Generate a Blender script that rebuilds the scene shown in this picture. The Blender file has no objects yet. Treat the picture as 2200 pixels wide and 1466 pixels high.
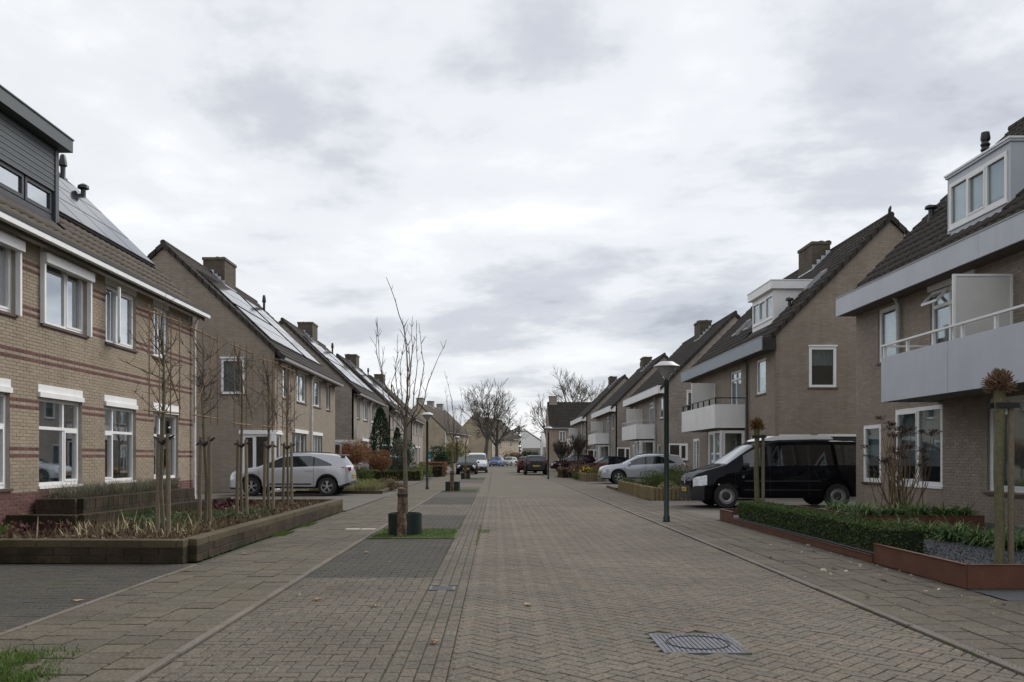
import bpy, bmesh, math, random
from mathutils import Vector, Matrix
random.seed(7)
R = math.radians
sc = bpy.context.scene
C = sc.collection

# ---------------------------------------------------------------- camera
EYE = Vector((0.0, 0.0, 1.38))
cam_d = bpy.data.cameras.new('camera')
cam_d.sensor_width = 36.0
cam_d.lens = 30.27
cam_d.shift_x = 0.01545
cam_d.shift_y = 0.1136
cam_d.clip_end = 3000.0
cam = bpy.data.objects.new('camera', cam_d)
cam.location = EYE
cam.rotation_euler = (R(90), 0, 0)
C.objects.link(cam)
sc.camera = cam

# ---------------------------------------------------------------- sky and sun
SUN_EL, SUN_AZ = 42.0, 50.0       # azimuth clockwise from +Y
SKYSEED = 11.1
world = bpy.data.worlds.new('World')
sc.world = world
world.use_nodes = True
wn, wl = world.node_tree.nodes, world.node_tree.links
wn.clear()
def N(tree, typ, **kw):
    n = tree.nodes.new(typ)
    for k, v in kw.items():
        if k == 'inp':
            for kk, vv in v.items():
                n.inputs[kk].default_value = vv
        else:
            setattr(n, k, v)
    return n
wt = world.node_tree
out = N(wt, 'ShaderNodeOutputWorld')
sky = N(wt, 'ShaderNodeTexSky', sky_type='NISHITA', sun_disc=False, sun_elevation=R(SUN_EL), sun_rotation=R(SUN_AZ))
skys = N(wt, 'ShaderNodeBackground', inp={'Strength': 0.10})
wl.new(sky.outputs[0], skys.inputs[0])
tc = N(wt, 'ShaderNodeTexCoord')
sep = N(wt, 'ShaderNodeSeparateXYZ'); wl.new(tc.outputs['Generated'], sep.inputs[0])
zz = N(wt, 'ShaderNodeMath', operation='MAXIMUM', inp={1: 0.0}); wl.new(sep.outputs[2], zz.inputs[0])
za = N(wt, 'ShaderNodeMath', operation='ADD', inp={1: 0.16}); wl.new(zz.outputs[0], za.inputs[0])
dx = N(wt, 'ShaderNodeMath', operation='DIVIDE'); wl.new(sep.outputs[0], dx.inputs[0]); wl.new(za.outputs[0], dx.inputs[1])
dy = N(wt, 'ShaderNodeMath', operation='DIVIDE'); wl.new(sep.outputs[1], dy.inputs[0]); wl.new(za.outputs[0], dy.inputs[1])
cmb = N(wt, 'ShaderNodeCombineXYZ', inp={2: SKYSEED}); wl.new(dx.outputs[0], cmb.inputs[0]); wl.new(dy.outputs[0], cmb.inputs[1])
n1 = N(wt, 'ShaderNodeTexNoise', inp={'Scale': 0.62, 'Detail': 8.0, 'Roughness': 0.58, 'Distortion': 0.3})
wl.new(cmb.outputs[0], n1.inputs['Vector'])
n2 = N(wt, 'ShaderNodeTexNoise', inp={'Scale': 2.1, 'Detail': 5.0, 'Roughness': 0.55})
wl.new(cmb.outputs[0], n2.inputs['Vector'])
mx = N(wt, 'ShaderNodeMath', operation='MULTIPLY', inp={1: 0.36}); wl.new(n2.outputs[0], mx.inputs[0])
sm = N(wt, 'ShaderNodeMath', operation='MULTIPLY_ADD', inp={1: 0.72}); wl.new(n1.outputs[0], sm.inputs[0]); wl.new(mx.outputs[0], sm.inputs[2])
rp = N(wt, 'ShaderNodeValToRGB'); wl.new(sm.outputs[0], rp.inputs[0])
rp.color_ramp.interpolation = 'EASE'
e = rp.color_ramp.elements
e[0].position, e[0].color = 0.38, (0.205, 0.219, 0.25, 1)
e[1].position, e[1].color = 0.66, (0.555, 0.557, 0.562, 1)
m_ = e.new(0.47); m_.color = (0.325, 0.337, 0.366, 1)
m_ = e.new(0.55); m_.color = (0.455, 0.461, 0.474, 1)
cl = N(wt, 'ShaderNodeBackground', inp={'Strength': 1.0}); wl.new(rp.outputs[0], cl.inputs[0])
mixw = N(wt, 'ShaderNodeMixShader', inp={0: 0.94}); wl.new(skys.outputs[0], mixw.inputs[1]); wl.new(cl.outputs[0], mixw.inputs[2])
wl.new(mixw.outputs[0], out.inputs[0])

sun_d = bpy.data.lights.new('sun', 'SUN')
sun_d.energy = 1.35
sun_d.angle = R(30)
sun_d.color = (1.0, 0.97, 0.93)
sun = bpy.data.objects.new('sun', sun_d)
sv = Vector((math.sin(R(SUN_AZ)) * math.cos(R(SUN_EL)), math.cos(R(SUN_AZ)) * math.cos(R(SUN_EL)), math.sin(R(SUN_EL))))
sun.rotation_euler = (-sv).to_track_quat('-Z', 'Y').to_euler()
C.objects.link(sun)

sc.view_settings.view_transform = 'Standard'
sc.view_settings.look = 'None'
sc.view_settings.exposure = 0.96
sc.view_settings.gamma = 1.0
sc.cycles.use_denoising = True
sc.cycles.max_bounces = 6
sc.cycles.diffuse_bounces = 3
sc.cycles.transparent_max_bounces = 12
sc.cycles.caustics_reflective = False
sc.cycles.caustics_refractive = False

# ---------------------------------------------------------------- mesh helpers
class MB:
    def __init__(s):
        s.v = []; s.f = []; s.r = []
    def add(s, vs, fs, r=None):
        o = len(s.v)
        s.v.extend(vs)
        r = random.random() if r is None else r
        for f in fs:
            s.f.append(tuple(i + o for i in f)); s.r.append(r)
    def box(s, x0, x1, y0, y1, z0, z1, r=None):
        s.add([(x0, y0, z0), (x1, y0, z0), (x1, y1, z0), (x0, y1, z0), (x0, y0, z1), (x1, y0, z1), (x1, y1, z1), (x0, y1, z1)],
              [(3, 2, 1, 0), (4, 5, 6, 7), (0, 1, 5, 4), (1, 2, 6, 5), (2, 3, 7, 6), (3, 0, 4, 7)], r)
    def pbox(s, P, a0, a1, o0, o1, z0, z1, r=None):
        s.add([P(a0, o0, z0), P(a1, o0, z0), P(a1, o1, z0), P(a0, o1, z0), P(a0, o0, z1), P(a1, o0, z1), P(a1, o1, z1), P(a0, o1, z1)],
              [(3, 2, 1, 0), (4, 5, 6, 7), (0, 1, 5, 4), (1, 2, 6, 5), (2, 3, 7, 6), (3, 0, 4, 7)], r)
    def bar(s, a, b, w, h=None, r=None):
        h = w if h is None else h
        a, b = Vector(a), Vector(b)
        t = (b - a).normalized()
        up = Vector((0, 0, 1)) if abs(t.z) < 0.95 else Vector((0, 1, 0))
        x = t.cross(up).normalized() * (w / 2); y = x.cross(t).normalized() * (h / 2)
        vs = [tuple(p + sx * x + sy * y) for p in (a, b) for sx, sy in ((-1, -1), (1, -1), (1, 1), (-1, 1))]
        s.add(vs, [(3, 2, 1, 0), (4, 5, 6, 7), (0, 1, 5, 4), (1, 2, 6, 5), (2, 3, 7, 6), (3, 0, 4, 7)], r)
    def tube(s, pts, rad, n=6, r=None, cap=True):
        pts = [Vector(p) for p in pts]
        if not isinstance(rad, (list, tuple)): rad = [rad] * len(pts)
        vs = []; fs = []
        ref = Vector((0.31, 0.95, 0.1))
        for i, p in enumerate(pts):
            t = (pts[min(i + 1, len(pts) - 1)] - pts[max(i - 1, 0)]).normalized()
            x = t.cross(ref)
            if x.length < 0.05: x = t.cross(Vector((1, 0, 0.2)))
            x.normalize(); y = t.cross(x)
            for k in range(n):
                a = 2 * math.pi * k / n
                vs.append(tuple(p + (x * math.cos(a) + y * math.sin(a)) * rad[i]))
        for i in range(len(pts) - 1):
            for k in range(n):
                a = i * n + k; b = i * n + (k + 1) % n
                fs.append((a, b, b + n, a + n))
        if cap:
            fs.append(tuple(range(n - 1, -1, -1))); fs.append(tuple(range((len(pts) - 1) * n, len(pts) * n)))
        s.add(vs, fs, r)
    def lathe(s, prof, n=20, c=(0, 0, 0), axis='z', r=None):
        vs = []; fs = []
        for (rr, z) in prof:
            for k in range(n):
                a = 2 * math.pi * k / n
                ca, sa = rr * math.cos(a), rr * math.sin(a)
                if axis == 'z': vs.append((c[0] + ca, c[1] + sa, c[2] + z))
                elif axis == 'y': vs.append((c[0] + ca, c[1] + z, c[2] + sa))
                else: vs.append((c[0] + z, c[1] + ca, c[2] + sa))
        for i in range(len(prof) - 1):
            for k in range(n):
                a = i * n + k; b = i * n + (k + 1) % n
                fs.append((a, b, b + n, a + n))
        s.add(vs, fs, r)
    def prism(s, poly, fn, h0, h1, r=None):
        n = len(poly)
        vs = [fn(p[0], p[1], h0) for p in poly] + [fn(p[0], p[1], h1) for p in poly]
        fs = [tuple(range(n - 1, -1, -1)), tuple(range(n, 2 * n))] + [(i, (i + 1) % n, n + (i + 1) % n, n + i) for i in range(n)]
        s.add(vs, fs, r)
    def leaf(s, p, size, r=None, up=None, asp=0.5):
        d = Vector((random.gauss(0, 1), random.gauss(0, 1), random.gauss(0, 1)))
        if up is not None: d = d * 0.7 + Vector(up)
        d.normalize()
        q = d.cross(Vector((random.gauss(0, 1), random.gauss(0, 1), random.gauss(0, 1))))
        if q.length < 1e-3: q = Vector((1, 0, 0))
        q.normalize(); q = q * (size * asp * 0.5); d = d * size
        p = Vector(p)
        s.add([tuple(p), tuple(p + d * 0.45 + q), tuple(p + d), tuple(p + d * 0.45 - q)], [(0, 1, 2, 3)], r)
    def blade(s, p, d, length, w, droop, seg=3, r=None):
        d = Vector(d).normalized(); p = Vector(p)
        side = Vector((-d.y, d.x, 0))
        if side.length < 1e-3: side = Vector((1, 0, 0))
        side.normalize()
        vs = []; fs = []
        for i in range(seg + 1):
            t = i / seg
            q = p + d * (length * t) - Vector((0, 0, 1)) * (droop * length * t * t)
            ww = w * 0.5 * (1 - t ** 2 * 0.9)
            vs += [tuple(q - side * ww), tuple(q + side * ww)]
        for i in range(seg):
            fs.append((2 * i, 2 * i + 1, 2 * i + 3, 2 * i + 2))
        s.add(vs, fs, r)
    def build(s, name, mat, parent=None, smooth=False, recalc=False, loc=None, kind=None):
        me = bpy.data.meshes.new(name)
        me.from_pydata(s.v, [], s.f)
        if recalc:
            bm = bmesh.new(); bm.from_mesh(me)
            bmesh.ops.recalc_face_normals(bm, faces=bm.faces)
            bm.to_mesh(me); bm.free()
        at = me.attributes.new('rnd', 'FLOAT', 'FACE')
        at.data.foreach_set('value', s.r)
        if smooth: me.shade_smooth()
        me.materials.append(mat)
        o = bpy.data.objects.new(name, me)
        C.objects.link(o)
        if parent is not None: o.parent = parent
        if loc is not None: o.location = loc
        if kind: o['kind'] = kind
        return o

def smooth_angle(o, deg=35):
    me = o.data
    me.shade_smooth()
    try: me.set_sharp_from_angle(angle=R(deg))
    except Exception: pass

def thing(name, label, cat, loc=(0, 0, 0), rz=0.0, group=None):
    o = bpy.data.objects.new(name, None)
    o.empty_display_size = 0.2
    C.objects.link(o)
    o.location = loc; o.rotation_euler = (0, 0, rz)
    o['label'] = label; o['category'] = cat
    if group: o['group'] = group
    return o
def tag(o, label, cat, group=None):
    o['label'] = label; o['category'] = cat
    if group: o['group'] = group
    return o
def inst(name, me, parent, loc, rot=None):
    o = bpy.data.objects.new(name, me)
    C.objects.link(o)
    o.parent = parent
    o.location = loc
    if rot is not None: o.rotation_euler = rot
    return o
def in_view(p, m=0.02):
    y = p[1] - EYE.y
    if y < 0.5: return False
    x = 1066 + 1850 * p[0] / y; z = 983 - 1850 * (p[2] - EYE.z) / y
    return -2200 * m < x < 2200 * (1 + m) and -1466 * m < z < 1466 * (1 + m)

# ---------------------------------------------------------------- materials
MATS = {}
def pmat(name):
    m = bpy.data.materials.new(name); m.use_nodes = True
    return m, m.node_tree, m.node_tree.nodes['Principled BSDF']
def rgb(c): return (c[0], c[1], c[2], 1.0)
def rnd_node(t):
    at = N(t, 'ShaderNodeAttribute', attribute_name='rnd')
    oi = N(t, 'ShaderNodeObjectInfo')
    ad = N(t, 'ShaderNodeMath', operation='ADD'); t.links.new(at.outputs['Fac'], ad.inputs[0]); t.links.new(oi.outputs['Random'], ad.inputs[1])
    fr = N(t, 'ShaderNodeMath', operation='FRACT'); t.links.new(ad.outputs[0], fr.inputs[0])
    return fr.outputs[0]
def noise(t, scale, detail=4.0, rough=0.55, vec=None):
    if vec is None:
        g = N(t, 'ShaderNodeNewGeometry'); vec = g.outputs['Position']
    n = N(t, 'ShaderNodeTexNoise', inp={'Scale': scale, 'Detail': detail, 'Roughness': rough})
    t.links.new(vec, n.inputs['Vector'])
    return n.outputs[0]
def ramp(t, fac, stops):
    r_ = N(t, 'ShaderNodeValToRGB'); t.links.new(fac, r_.inputs[0])
    el = r_.color_ramp.elements
    for i, (p, c) in enumerate(stops):
        x = el[i] if i < 2 else el.new(p)
        x.position = p; x.color = rgb(c)
    return r_.outputs[0]
def mixc(t, fac, a, b, mode='MIX'):
    m = N(t, 'ShaderNodeMix', data_type='RGBA', blend_type=mode)
    for s_, i in ((fac, 0), (a, 6), (b, 7)):
        if hasattr(s_, 'links'): t.links.new(s_, m.inputs[i])
        elif isinstance(s_, (int, float)): m.inputs[i].default_value = s_
        else: m.inputs[i].default_value = rgb(s_)
    return m.outputs[2]
def maprange(t, v, a, b, c=0.0, d=1.0):
    m = N(t, 'ShaderNodeMapRange', inp={1: a, 2: b, 3: c, 4: d}); t.links.new(v, m.inputs[0])
    return m.outputs[0]
def bump(t, b, h, strength, dist=0.01):
    n = N(t, 'ShaderNodeBump', inp={'Strength': strength, 'Distance': dist})
    t.links.new(h, n.inputs['Height']); t.links.new(n.outputs[0], b.inputs['Normal'])

def streaks(t, c, amt):
    g = N(t, 'ShaderNodeNewGeometry')
    mp = N(t, 'ShaderNodeMapping'); mp.inputs['Scale'].default_value = (5.0, 5.0, 0.35); t.links.new(g.outputs['Position'], mp.inputs[0])
    return mixc(t, 1.0, c, ramp(t, noise(t, 1.0, 6.0, 0.65, mp.outputs[0]), [(0.35, [1 - amt, 1 - amt * 0.95, 1 - amt * 1.1]), (0.6, [1.0, 1.0, 1.0])]), 'MULTIPLY')
def simple(name, col, rough=0.6, metal=0.0, var=0.18, scale=6.0, fine=0.0, fscale=120.0, spec=0.5, coat=0.0, moss=None, mossamt=0.5, streak=0.0):
    if name in MATS: return MATS[name]
    m, t, b = pmat(name)
    c = ramp(t, noise(t, scale), [(0.25, [x * (1 - var) for x in col]), (0.75, [min(1, x * (1 + var)) for x in col])])
    if fine:
        fn = noise(t, fscale, 2.0)
        c = mixc(t, 1.0, c, ramp(t, fn, [(0.3, [1 - fine] * 3), (0.7, [1 + fine] * 3)]), 'MULTIPLY')
        bump(t, b, fn, 0.25, 0.004)
    if moss:
        k = maprange(t, noise(t, 2.6, 6.0, 0.65), 1 - mossamt, 1 - mossamt + 0.18)
        c = mixc(t, k, c, moss)
    if streak: c = streaks(t, c, streak)
    t.links.new(c, b.inputs['Base Color'])
    b.inputs['Roughness'].default_value = rough
    b.inputs['Metallic'].default_value = metal
    b.inputs['Specular IOR Level'].default_value = spec
    b.inputs['Coat Weight'].default_value = coat
    b.inputs['Coat Roughness'].default_value = 0.04
    MATS[name] = m
    return m

def multi(name, cols, rough=0.85, fine=0.25, fscale=90.0, moss=None, mossamt=0.4, mscale=1.6, big=0.12, spec=0.3, trans=0.0, big_scale=0.9, streak=0.0):
    """colour differs from piece to piece; grain, stains and moss on top"""
    if name in MATS: return MATS[name]
    m, t, b = pmat(name)
    n = len(cols)
    c = ramp(t, rnd_node(t), [(i / max(1, n - 1), col) for i, col in enumerate(cols)])
    if fine:
        fn = noise(t, fscale, 3.0, 0.7)
        c = mixc(t, 1.0, c, ramp(t, fn, [(0.3, [1 - fine] * 3), (0.7, [1 + fine] * 3)]), 'MULTIPLY')
        bump(t, b, fn, 0.35, 0.003)
    if big:
        c = mixc(t, 1.0, c, ramp(t, noise(t, big_scale, 5.0, 0.6), [(0.3, [1 - big] * 3), (0.7, [1 + big] * 3)]), 'MULTIPLY')
    if moss:
        k = maprange(t, noise(t, mscale, 7.0, 0.68), 1 - mossamt, 1 - mossamt + 0.2)
        c = mixc(t, k, c, moss)
    if streak: c = streaks(t, c, streak)
    t.links.new(c, b.inputs['Base Color'])
    b.inputs['Roughness'].default_value = rough
    b.inputs['Specular IOR Level'].default_value = spec
    if trans:
        tr = N(t, 'ShaderNodeBsdfTranslucent'); t.links.new(c, tr.inputs[0])
        ms = N(t, 'ShaderNodeMixShader', inp={0: trans})
        t.links.new(b.outputs[0], ms.inputs[1]); t.links.new(tr.outputs[0], ms.inputs[2])
        t.links.new(ms.outputs[0], t.nodes['Material Output'].inputs[0])
    MATS[name] = m
    return m

def brickface(name, c1, c2, mortar, bw=0.21, bh=0.0625, ground=False, rough=0.9, moss=None, mossamt=0.4):
    """courses for surfaces too far away to pick the pieces apart"""
    if name in MATS: return MATS[name]
    m, t, b = pmat(name)
    tcn = N(t, 'ShaderNodeTexCoord')
    s_ = N(t, 'ShaderNodeSeparateXYZ'); t.links.new(tcn.outputs['Object'], s_.inputs[0])
    cb = N(t, 'ShaderNodeCombineXYZ')
    if ground:
        t.links.new(s_.outputs[0], cb.inputs[0]); t.links.new(s_.outputs[1], cb.inputs[1])
    else:
        ad = N(t, 'ShaderNodeMath', operation='ADD'); t.links.new(s_.outputs[0], ad.inputs[0]); t.links.new(s_.outputs[1], ad.inputs[1])
        t.links.new(ad.outputs[0], cb.inputs[0]); t.links.new(s_.outputs[2], cb.inputs[1])
    br = N(t, 'ShaderNodeTexBrick', inp={'Color1': rgb(c1), 'Color2': rgb(c2), 'Mortar': rgb(mortar), 'Scale': 1.0, 'Mortar Size': 0.006,
                                        'Mortar Smooth': 0.2, 'Bias': 0.0, 'Brick Width': bw, 'Row Height': bh})
    t.links.new(cb.outputs[0], br.inputs['Vector'])
    c = br.outputs['Color']
    c = mixc(t, 1.0, c, ramp(t, noise(t, 0.8, 6.0, 0.65), [(0.3, [0.82] * 3), (0.7, [1.15] * 3)]), 'MULTIPLY')
    c = mixc(t, 1.0, c, ramp(t, noise(t, 35.0, 3.0, 0.7), [(0.3, [0.85] * 3), (0.7, [1.15] * 3)]), 'MULTIPLY')
    if moss:
        k = maprange(t, noise(t, 1.2, 7.0, 0.68), 1 - mossamt, 1 - mossamt + 0.2)
        c = mixc(t, k, c, moss)
    if not ground: c = streaks(t, c, 0.08)
    bump(t, b, br.outputs['Fac'], -0.3, 0.006)
    t.links.new(c, b.inputs['Base Color'])
    b.inputs['Roughness'].default_value = rough
    b.inputs['Specular IOR Level'].default_value = 0.3
    MATS[name] = m
    return m

def glassmat(name, tint=(0.85, 0.9, 0.9), refl=1.0, opac=0.0, base=(0.02, 0.025, 0.03)):
    if name in MATS: return MATS[name]
    m, t, b = pmat(name)
    tr = N(t, 'ShaderNodeBsdfTransparent', inp={0: rgb(tint)})
    gl = N(t, 'ShaderNodeBsdfGlossy', inp={0: (0.9, 0.93, 0.96, 1), 'Roughness': 0.02})
    fr = N(t, 'ShaderNodeFresnel', inp={'IOR': 1.55})
    f2 = N(t, 'ShaderNodeMath', operation='MULTIPLY_ADD', inp={1: 1.0 * refl, 2: 0.03}); t.links.new(fr.outputs[0], f2.inputs[0]); f2.use_clamp = True
    b.inputs['Base Color'].default_value = rgb(base); b.inputs['Roughness'].default_value = 0.05
    m1 = N(t, 'ShaderNodeMixShader', inp={0: opac}); t.links.new(tr.outputs[0], m1.inputs[1]); t.links.new(b.outputs[0], m1.inputs[2])
    m2 = N(t, 'ShaderNodeMixShader'); t.links.new(f2.outputs[0], m2.inputs[0]); t.links.new(m1.outputs[0], m2.inputs[1]); t.links.new(gl.outputs[0], m2.inputs[2])
    t.links.new(m2.outputs[0], t.nodes['Material Output'].inputs[0])
    MATS[name] = m
    return m

MOSS = (0.075, 0.09, 0.03)
WHITE = simple('white_paint', (0.80, 0.80, 0.80), 0.45, var=0.06, scale=3)
WHITE_P = simple('white_panel', (0.800, 0.800, 0.800), 0.5, var=0.07, scale=2, streak=0.05)
CREAM = simple('cream_paint', (0.682, 0.660, 0.605), 0.55, var=0.08)
GREYPANEL = simple('grey_panel', (0.486, 0.512, 0.567), 0.45, var=0.07, scale=1.5, streak=0.04)
BLUEGREY = simple('blue_grey_panel', (0.255, 0.299, 0.338), 0.5, var=0.08, streak=0.06)
ANTHRA = simple('anthracite', (0.035, 0.039, 0.047), 0.4, var=0.15)
SHUTTER = simple('shutter_grey', (0.065, 0.075, 0.082), 0.5, var=0.1)
BLACK = simple('black_metal', (0.015, 0.016, 0.018), 0.4)
RUBBER = simple('rubber', (0.02, 0.02, 0.02), 0.8)
GREENMETAL = simple('dark_green_metal', (0.008, 0.020, 0.018), 0.45, var=0.2)
LEAD = simple('lead', (0.504, 0.540, 0.600), 0.5, var=0.2, scale=9)
ZINC = simple('zinc', (0.36, 0.36, 0.36), 0.5, var=0.15)
SILLTILE = simple('sill_tile', (0.09, 0.055, 0.05), 0.5, var=0.2)
CURTAIN = simple('curtain', (0.62, 0.63, 0.64), 0.9, var=0.06)
GREYCURTAIN = simple('grey_curtain', (0.30, 0.31, 0.32), 0.9, var=0.08)
DARKROOM = simple('interior', (0.10, 0.09, 0.08), 0.9)
GLASS = glassmat('window_glass', refl=0.62)
FROST = simple('frosted_glass', (0.62, 0.62, 0.60), 0.35, var=0.04)
PANEL = simple('solar_cell', (0.02, 0.022, 0.03), 0.08, var=0.25, scale=30, spec=0.6)
PANELRIM = simple('solar_rim', (0.02, 0.02, 0.022), 0.4)
MORTAR_Y = simple('mortar_buff', (0.344, 0.310, 0.267), 0.95, var=0.2, scale=3, fine=0.2)
MORTAR_G = simple('mortar_grey', (0.217, 0.195, 0.169), 0.95, var=0.2, scale=3, fine=0.2)
BRICK_Y = multi('brick_buff', [(0.286, 0.230, 0.170), (0.316, 0.259, 0.197), (0.301, 0.244, 0.178), (0.336, 0.278, 0.211), (0.271, 0.217, 0.164)], fine=0.28, big=0.10, streak=0.10)
BRICK_R = multi('brick_red', [(0.125, 0.059, 0.054), (0.155, 0.073, 0.064), (0.104, 0.049, 0.049)], fine=0.25)
BRICK_G = multi('brick_taupe', [(0.294, 0.248, 0.201), (0.322, 0.274, 0.226), (0.279, 0.231, 0.188), (0.309, 0.258, 0.208), (0.338, 0.291, 0.243)], fine=0.25, big=0.1, streak=0.10)
BRICK_F = brickface('brick_far', (0.254, 0.218, 0.186), (0.342, 0.303, 0.262), (0.249, 0.231, 0.211))
BRICK_B = brickface('brick_beige', (0.343, 0.285, 0.204), (0.409, 0.352, 0.261), (0.343, 0.295, 0.224))
BRICK_P = brickface('brick_pink', (0.304, 0.222, 0.183), (0.364, 0.284, 0.233), (0.304, 0.253, 0.202))
BRICK_C = brickface('brick_chimney', (0.080, 0.064, 0.052), (0.128, 0.100, 0.080), (0.096, 0.084, 0.072), moss=(0.068, 0.068, 0.024), mossamt=0.5)
TILE = multi('roof_tile_dark', [(0.032, 0.028, 0.025), (0.044, 0.039, 0.034), (0.038, 0.032, 0.028), (0.053, 0.047, 0.040)], rough=0.8, fine=0.3, fscale=40, moss=(0.042, 0.040, 0.020), mossamt=0.38, mscale=3.0)
TILE_L = multi('roof_tile_brown', [(0.072, 0.060, 0.048), (0.094, 0.078, 0.061), (0.083, 0.067, 0.054), (0.109, 0.092, 0.071)], rough=0.8, fine=0.3, fscale=40, moss=(0.072, 0.063, 0.030), mossamt=0.42, mscale=3.0)
ROOFBASE = simple('roof_underlay', (0.04, 0.036, 0.033), 0.9)
MOSSYTOP = simple('mossy_cap', (0.10, 0.09, 0.06), 0.95, var=0.4, scale=9, fine=0.3, fscale=30)

# ================================================================ the ground
JOINT = simple('joint_sand', (0.055, 0.055, 0.033), 0.95, var=0.35, scale=4, fine=0.3, fscale=60, moss=(0.044, 0.067, 0.017), mossamt=0.52)
PAVER = multi('street_paver', [(0.126, 0.108, 0.085), (0.109, 0.098, 0.076), (0.139, 0.120, 0.091), (0.118, 0.106, 0.086), (0.144, 0.114, 0.086), (0.104, 0.099, 0.080)],
              fine=0.55, fscale=38, big=0.2, big_scale=0.5, moss=(0.088, 0.084, 0.046), mossamt=0.42, mscale=0.8)
PAVER_P = multi('bay_paver', [(0.111, 0.098, 0.073), (0.096, 0.087, 0.070), (0.123, 0.103, 0.080), (0.105, 0.095, 0.073)],
                fine=0.55, fscale=38, big=0.2, big_scale=0.5, moss=(0.061, 0.060, 0.026), mossamt=0.42, mscale=0.9)
PAVER_D = multi('dark_paver', [(0.050, 0.048, 0.041), (0.057, 0.053, 0.046), (0.065, 0.058, 0.048), (0.054, 0.052, 0.046)],
                fine=0.5, fscale=38, big=0.15, moss=(0.046, 0.050, 0.025), mossamt=0.45, mscale=0.9)
SLAB = multi('concrete_slab', [(0.088, 0.079, 0.059), (0.104, 0.088, 0.065), (0.081, 0.072, 0.056), (0.111, 0.098, 0.071), (0.096, 0.085, 0.060)],
             fine=0.5, fscale=40, big=0.12, moss=(0.066, 0.059, 0.033), mossamt=0.44, mscale=1.0)
KERB = multi('kerb_band', [(0.144, 0.129, 0.109), (0.128, 0.113, 0.096), (0.155, 0.135, 0.109)], fine=0.3, fscale=60, big=0.15, moss=(0.077, 0.069, 0.037), mossamt=0.45)
EARTH = simple('earth', (0.085, 0.07, 0.05), 0.95, var=0.35, scale=5, fine=0.35, fscale=50)
GRASSY = multi('grass_blades', [(0.05, 0.10, 0.015), (0.075, 0.14, 0.02), (0.10, 0.16, 0.035), (0.06, 0.115, 0.02), (0.13, 0.135, 0.05)], fine=0, big=0.2, trans=0.3)
SLATE = multi('slate_chips', [(0.05, 0.052, 0.06), (0.085, 0.09, 0.10), (0.12, 0.125, 0.135), (0.065, 0.068, 0.075)], fine=0.2, fscale=60, big=0.1)
FARPAVE = brickface('far_street_paver', (0.110, 0.099, 0.078), (0.135, 0.116, 0.088), (0.079, 0.072, 0.051), 0.21, 0.105, ground=True, moss=(0.089, 0.086, 0.046), mossamt=0.42)
FARSLAB = brickface('far_slab', (0.091, 0.081, 0.060), (0.109, 0.096, 0.071), (0.061, 0.055, 0.036), 0.3, 0.3, ground=True, moss=(0.073, 0.067, 0.033), mossamt=0.44)
FARDARK = brickface('far_dark_paver', (0.065, 0.059, 0.054), (0.080, 0.072, 0.065), (0.043, 0.041, 0.034), 0.21, 0.105, ground=True)
DRIVE = brickface('driveway_paver', (0.108, 0.098, 0.086), (0.134, 0.119, 0.105), (0.072, 0.065, 0.054), 0.21, 0.105, ground=True, moss=(0.079, 0.079, 0.043), mossamt=0.45)

def sheet(name, pts, z, mat, kind='structure', parent=None):
    mb = MB(); mb.add([(x, y, z) for x, y in pts], [tuple(range(len(pts)))])
    o = mb.build(name, mat, parent)
    if kind and parent is None: o['kind'] = kind
    return o
def rect(x0, x1, y0, y1): return [(x0, y0), (x1, y0), (x1, y1), (x0, y1)]

sheet('ground', rect(-900, 900, -60, 1800), -0.03, simple('ground_earth', (0.10, 0.09, 0.07), 0.95, var=0.3, scale=0.4, fine=0.3, fscale=20))

def clip(poly, x0, x1, y0, y1):
    for ax, lim, sg in ((0, x0, 1), (0, x1, -1), (1, y0, 1), (1, y1, -1)):
        res = []
        for i in range(len(poly)):
            p, q = poly[i], poly[(i + 1) % len(poly)]
            dp, dq = sg * (p[ax] - lim), sg * (q[ax] - lim)
            if dp >= 0: res.append(p)
            if (dp >= 0) != (dq >= 0):
                t = dp / (dp - dq)
                res.append((p[0] + t * (q[0] - p[0]), p[1] + t * (q[1] - p[1])))
        poly = res
        if len(poly) < 3: return []
    return poly
def area(p):
    return 0.5 * abs(sum(p[i][0] * p[(i + 1) % len(p)][1] - p[(i + 1) % len(p)][0] * p[i][1] for i in range(len(p))))
def paver_mesh(poly, gap, h, cx=0.0, cy=0.0):
    n = len(poly)
    mx_ = sum(p[0] for p in poly) / n; my_ = sum(p[1] for p in poly) / n
    def ins(g):
        res = []
        for i in range(n):
            p0, p, p1 = Vector(poly[i - 1]), Vector(poly[i]), Vector(poly[(i + 1) % n])
            a = (p - p0).normalized(); b = (p1 - p).normalized()
            na = Vector((-a.y, a.x)); nb = Vector((-b.y, b.x))
            k = 1 + na.dot(nb)
            q = p + (na + nb) * (g / max(k, 0.35))
            res.append((q.x - cx, q.y - cy))
        return res
    bot, mid, top = ins(gap), ins(gap), ins(gap + 0.006)
    vs = [(x, y, -0.014) for x, y in bot] + [(x, y, h - 0.004) for x, y in mid] + [(x, y, h) for x, y in top]
    fs = [tuple(2 * n + i for i in range(n))]
    for L in (0, n):
        fs += [(L + i, L + (i + 1) % n, L + n + (i + 1) % n, L + n + i) for i in range(n)]
    return vs, fs
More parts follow.
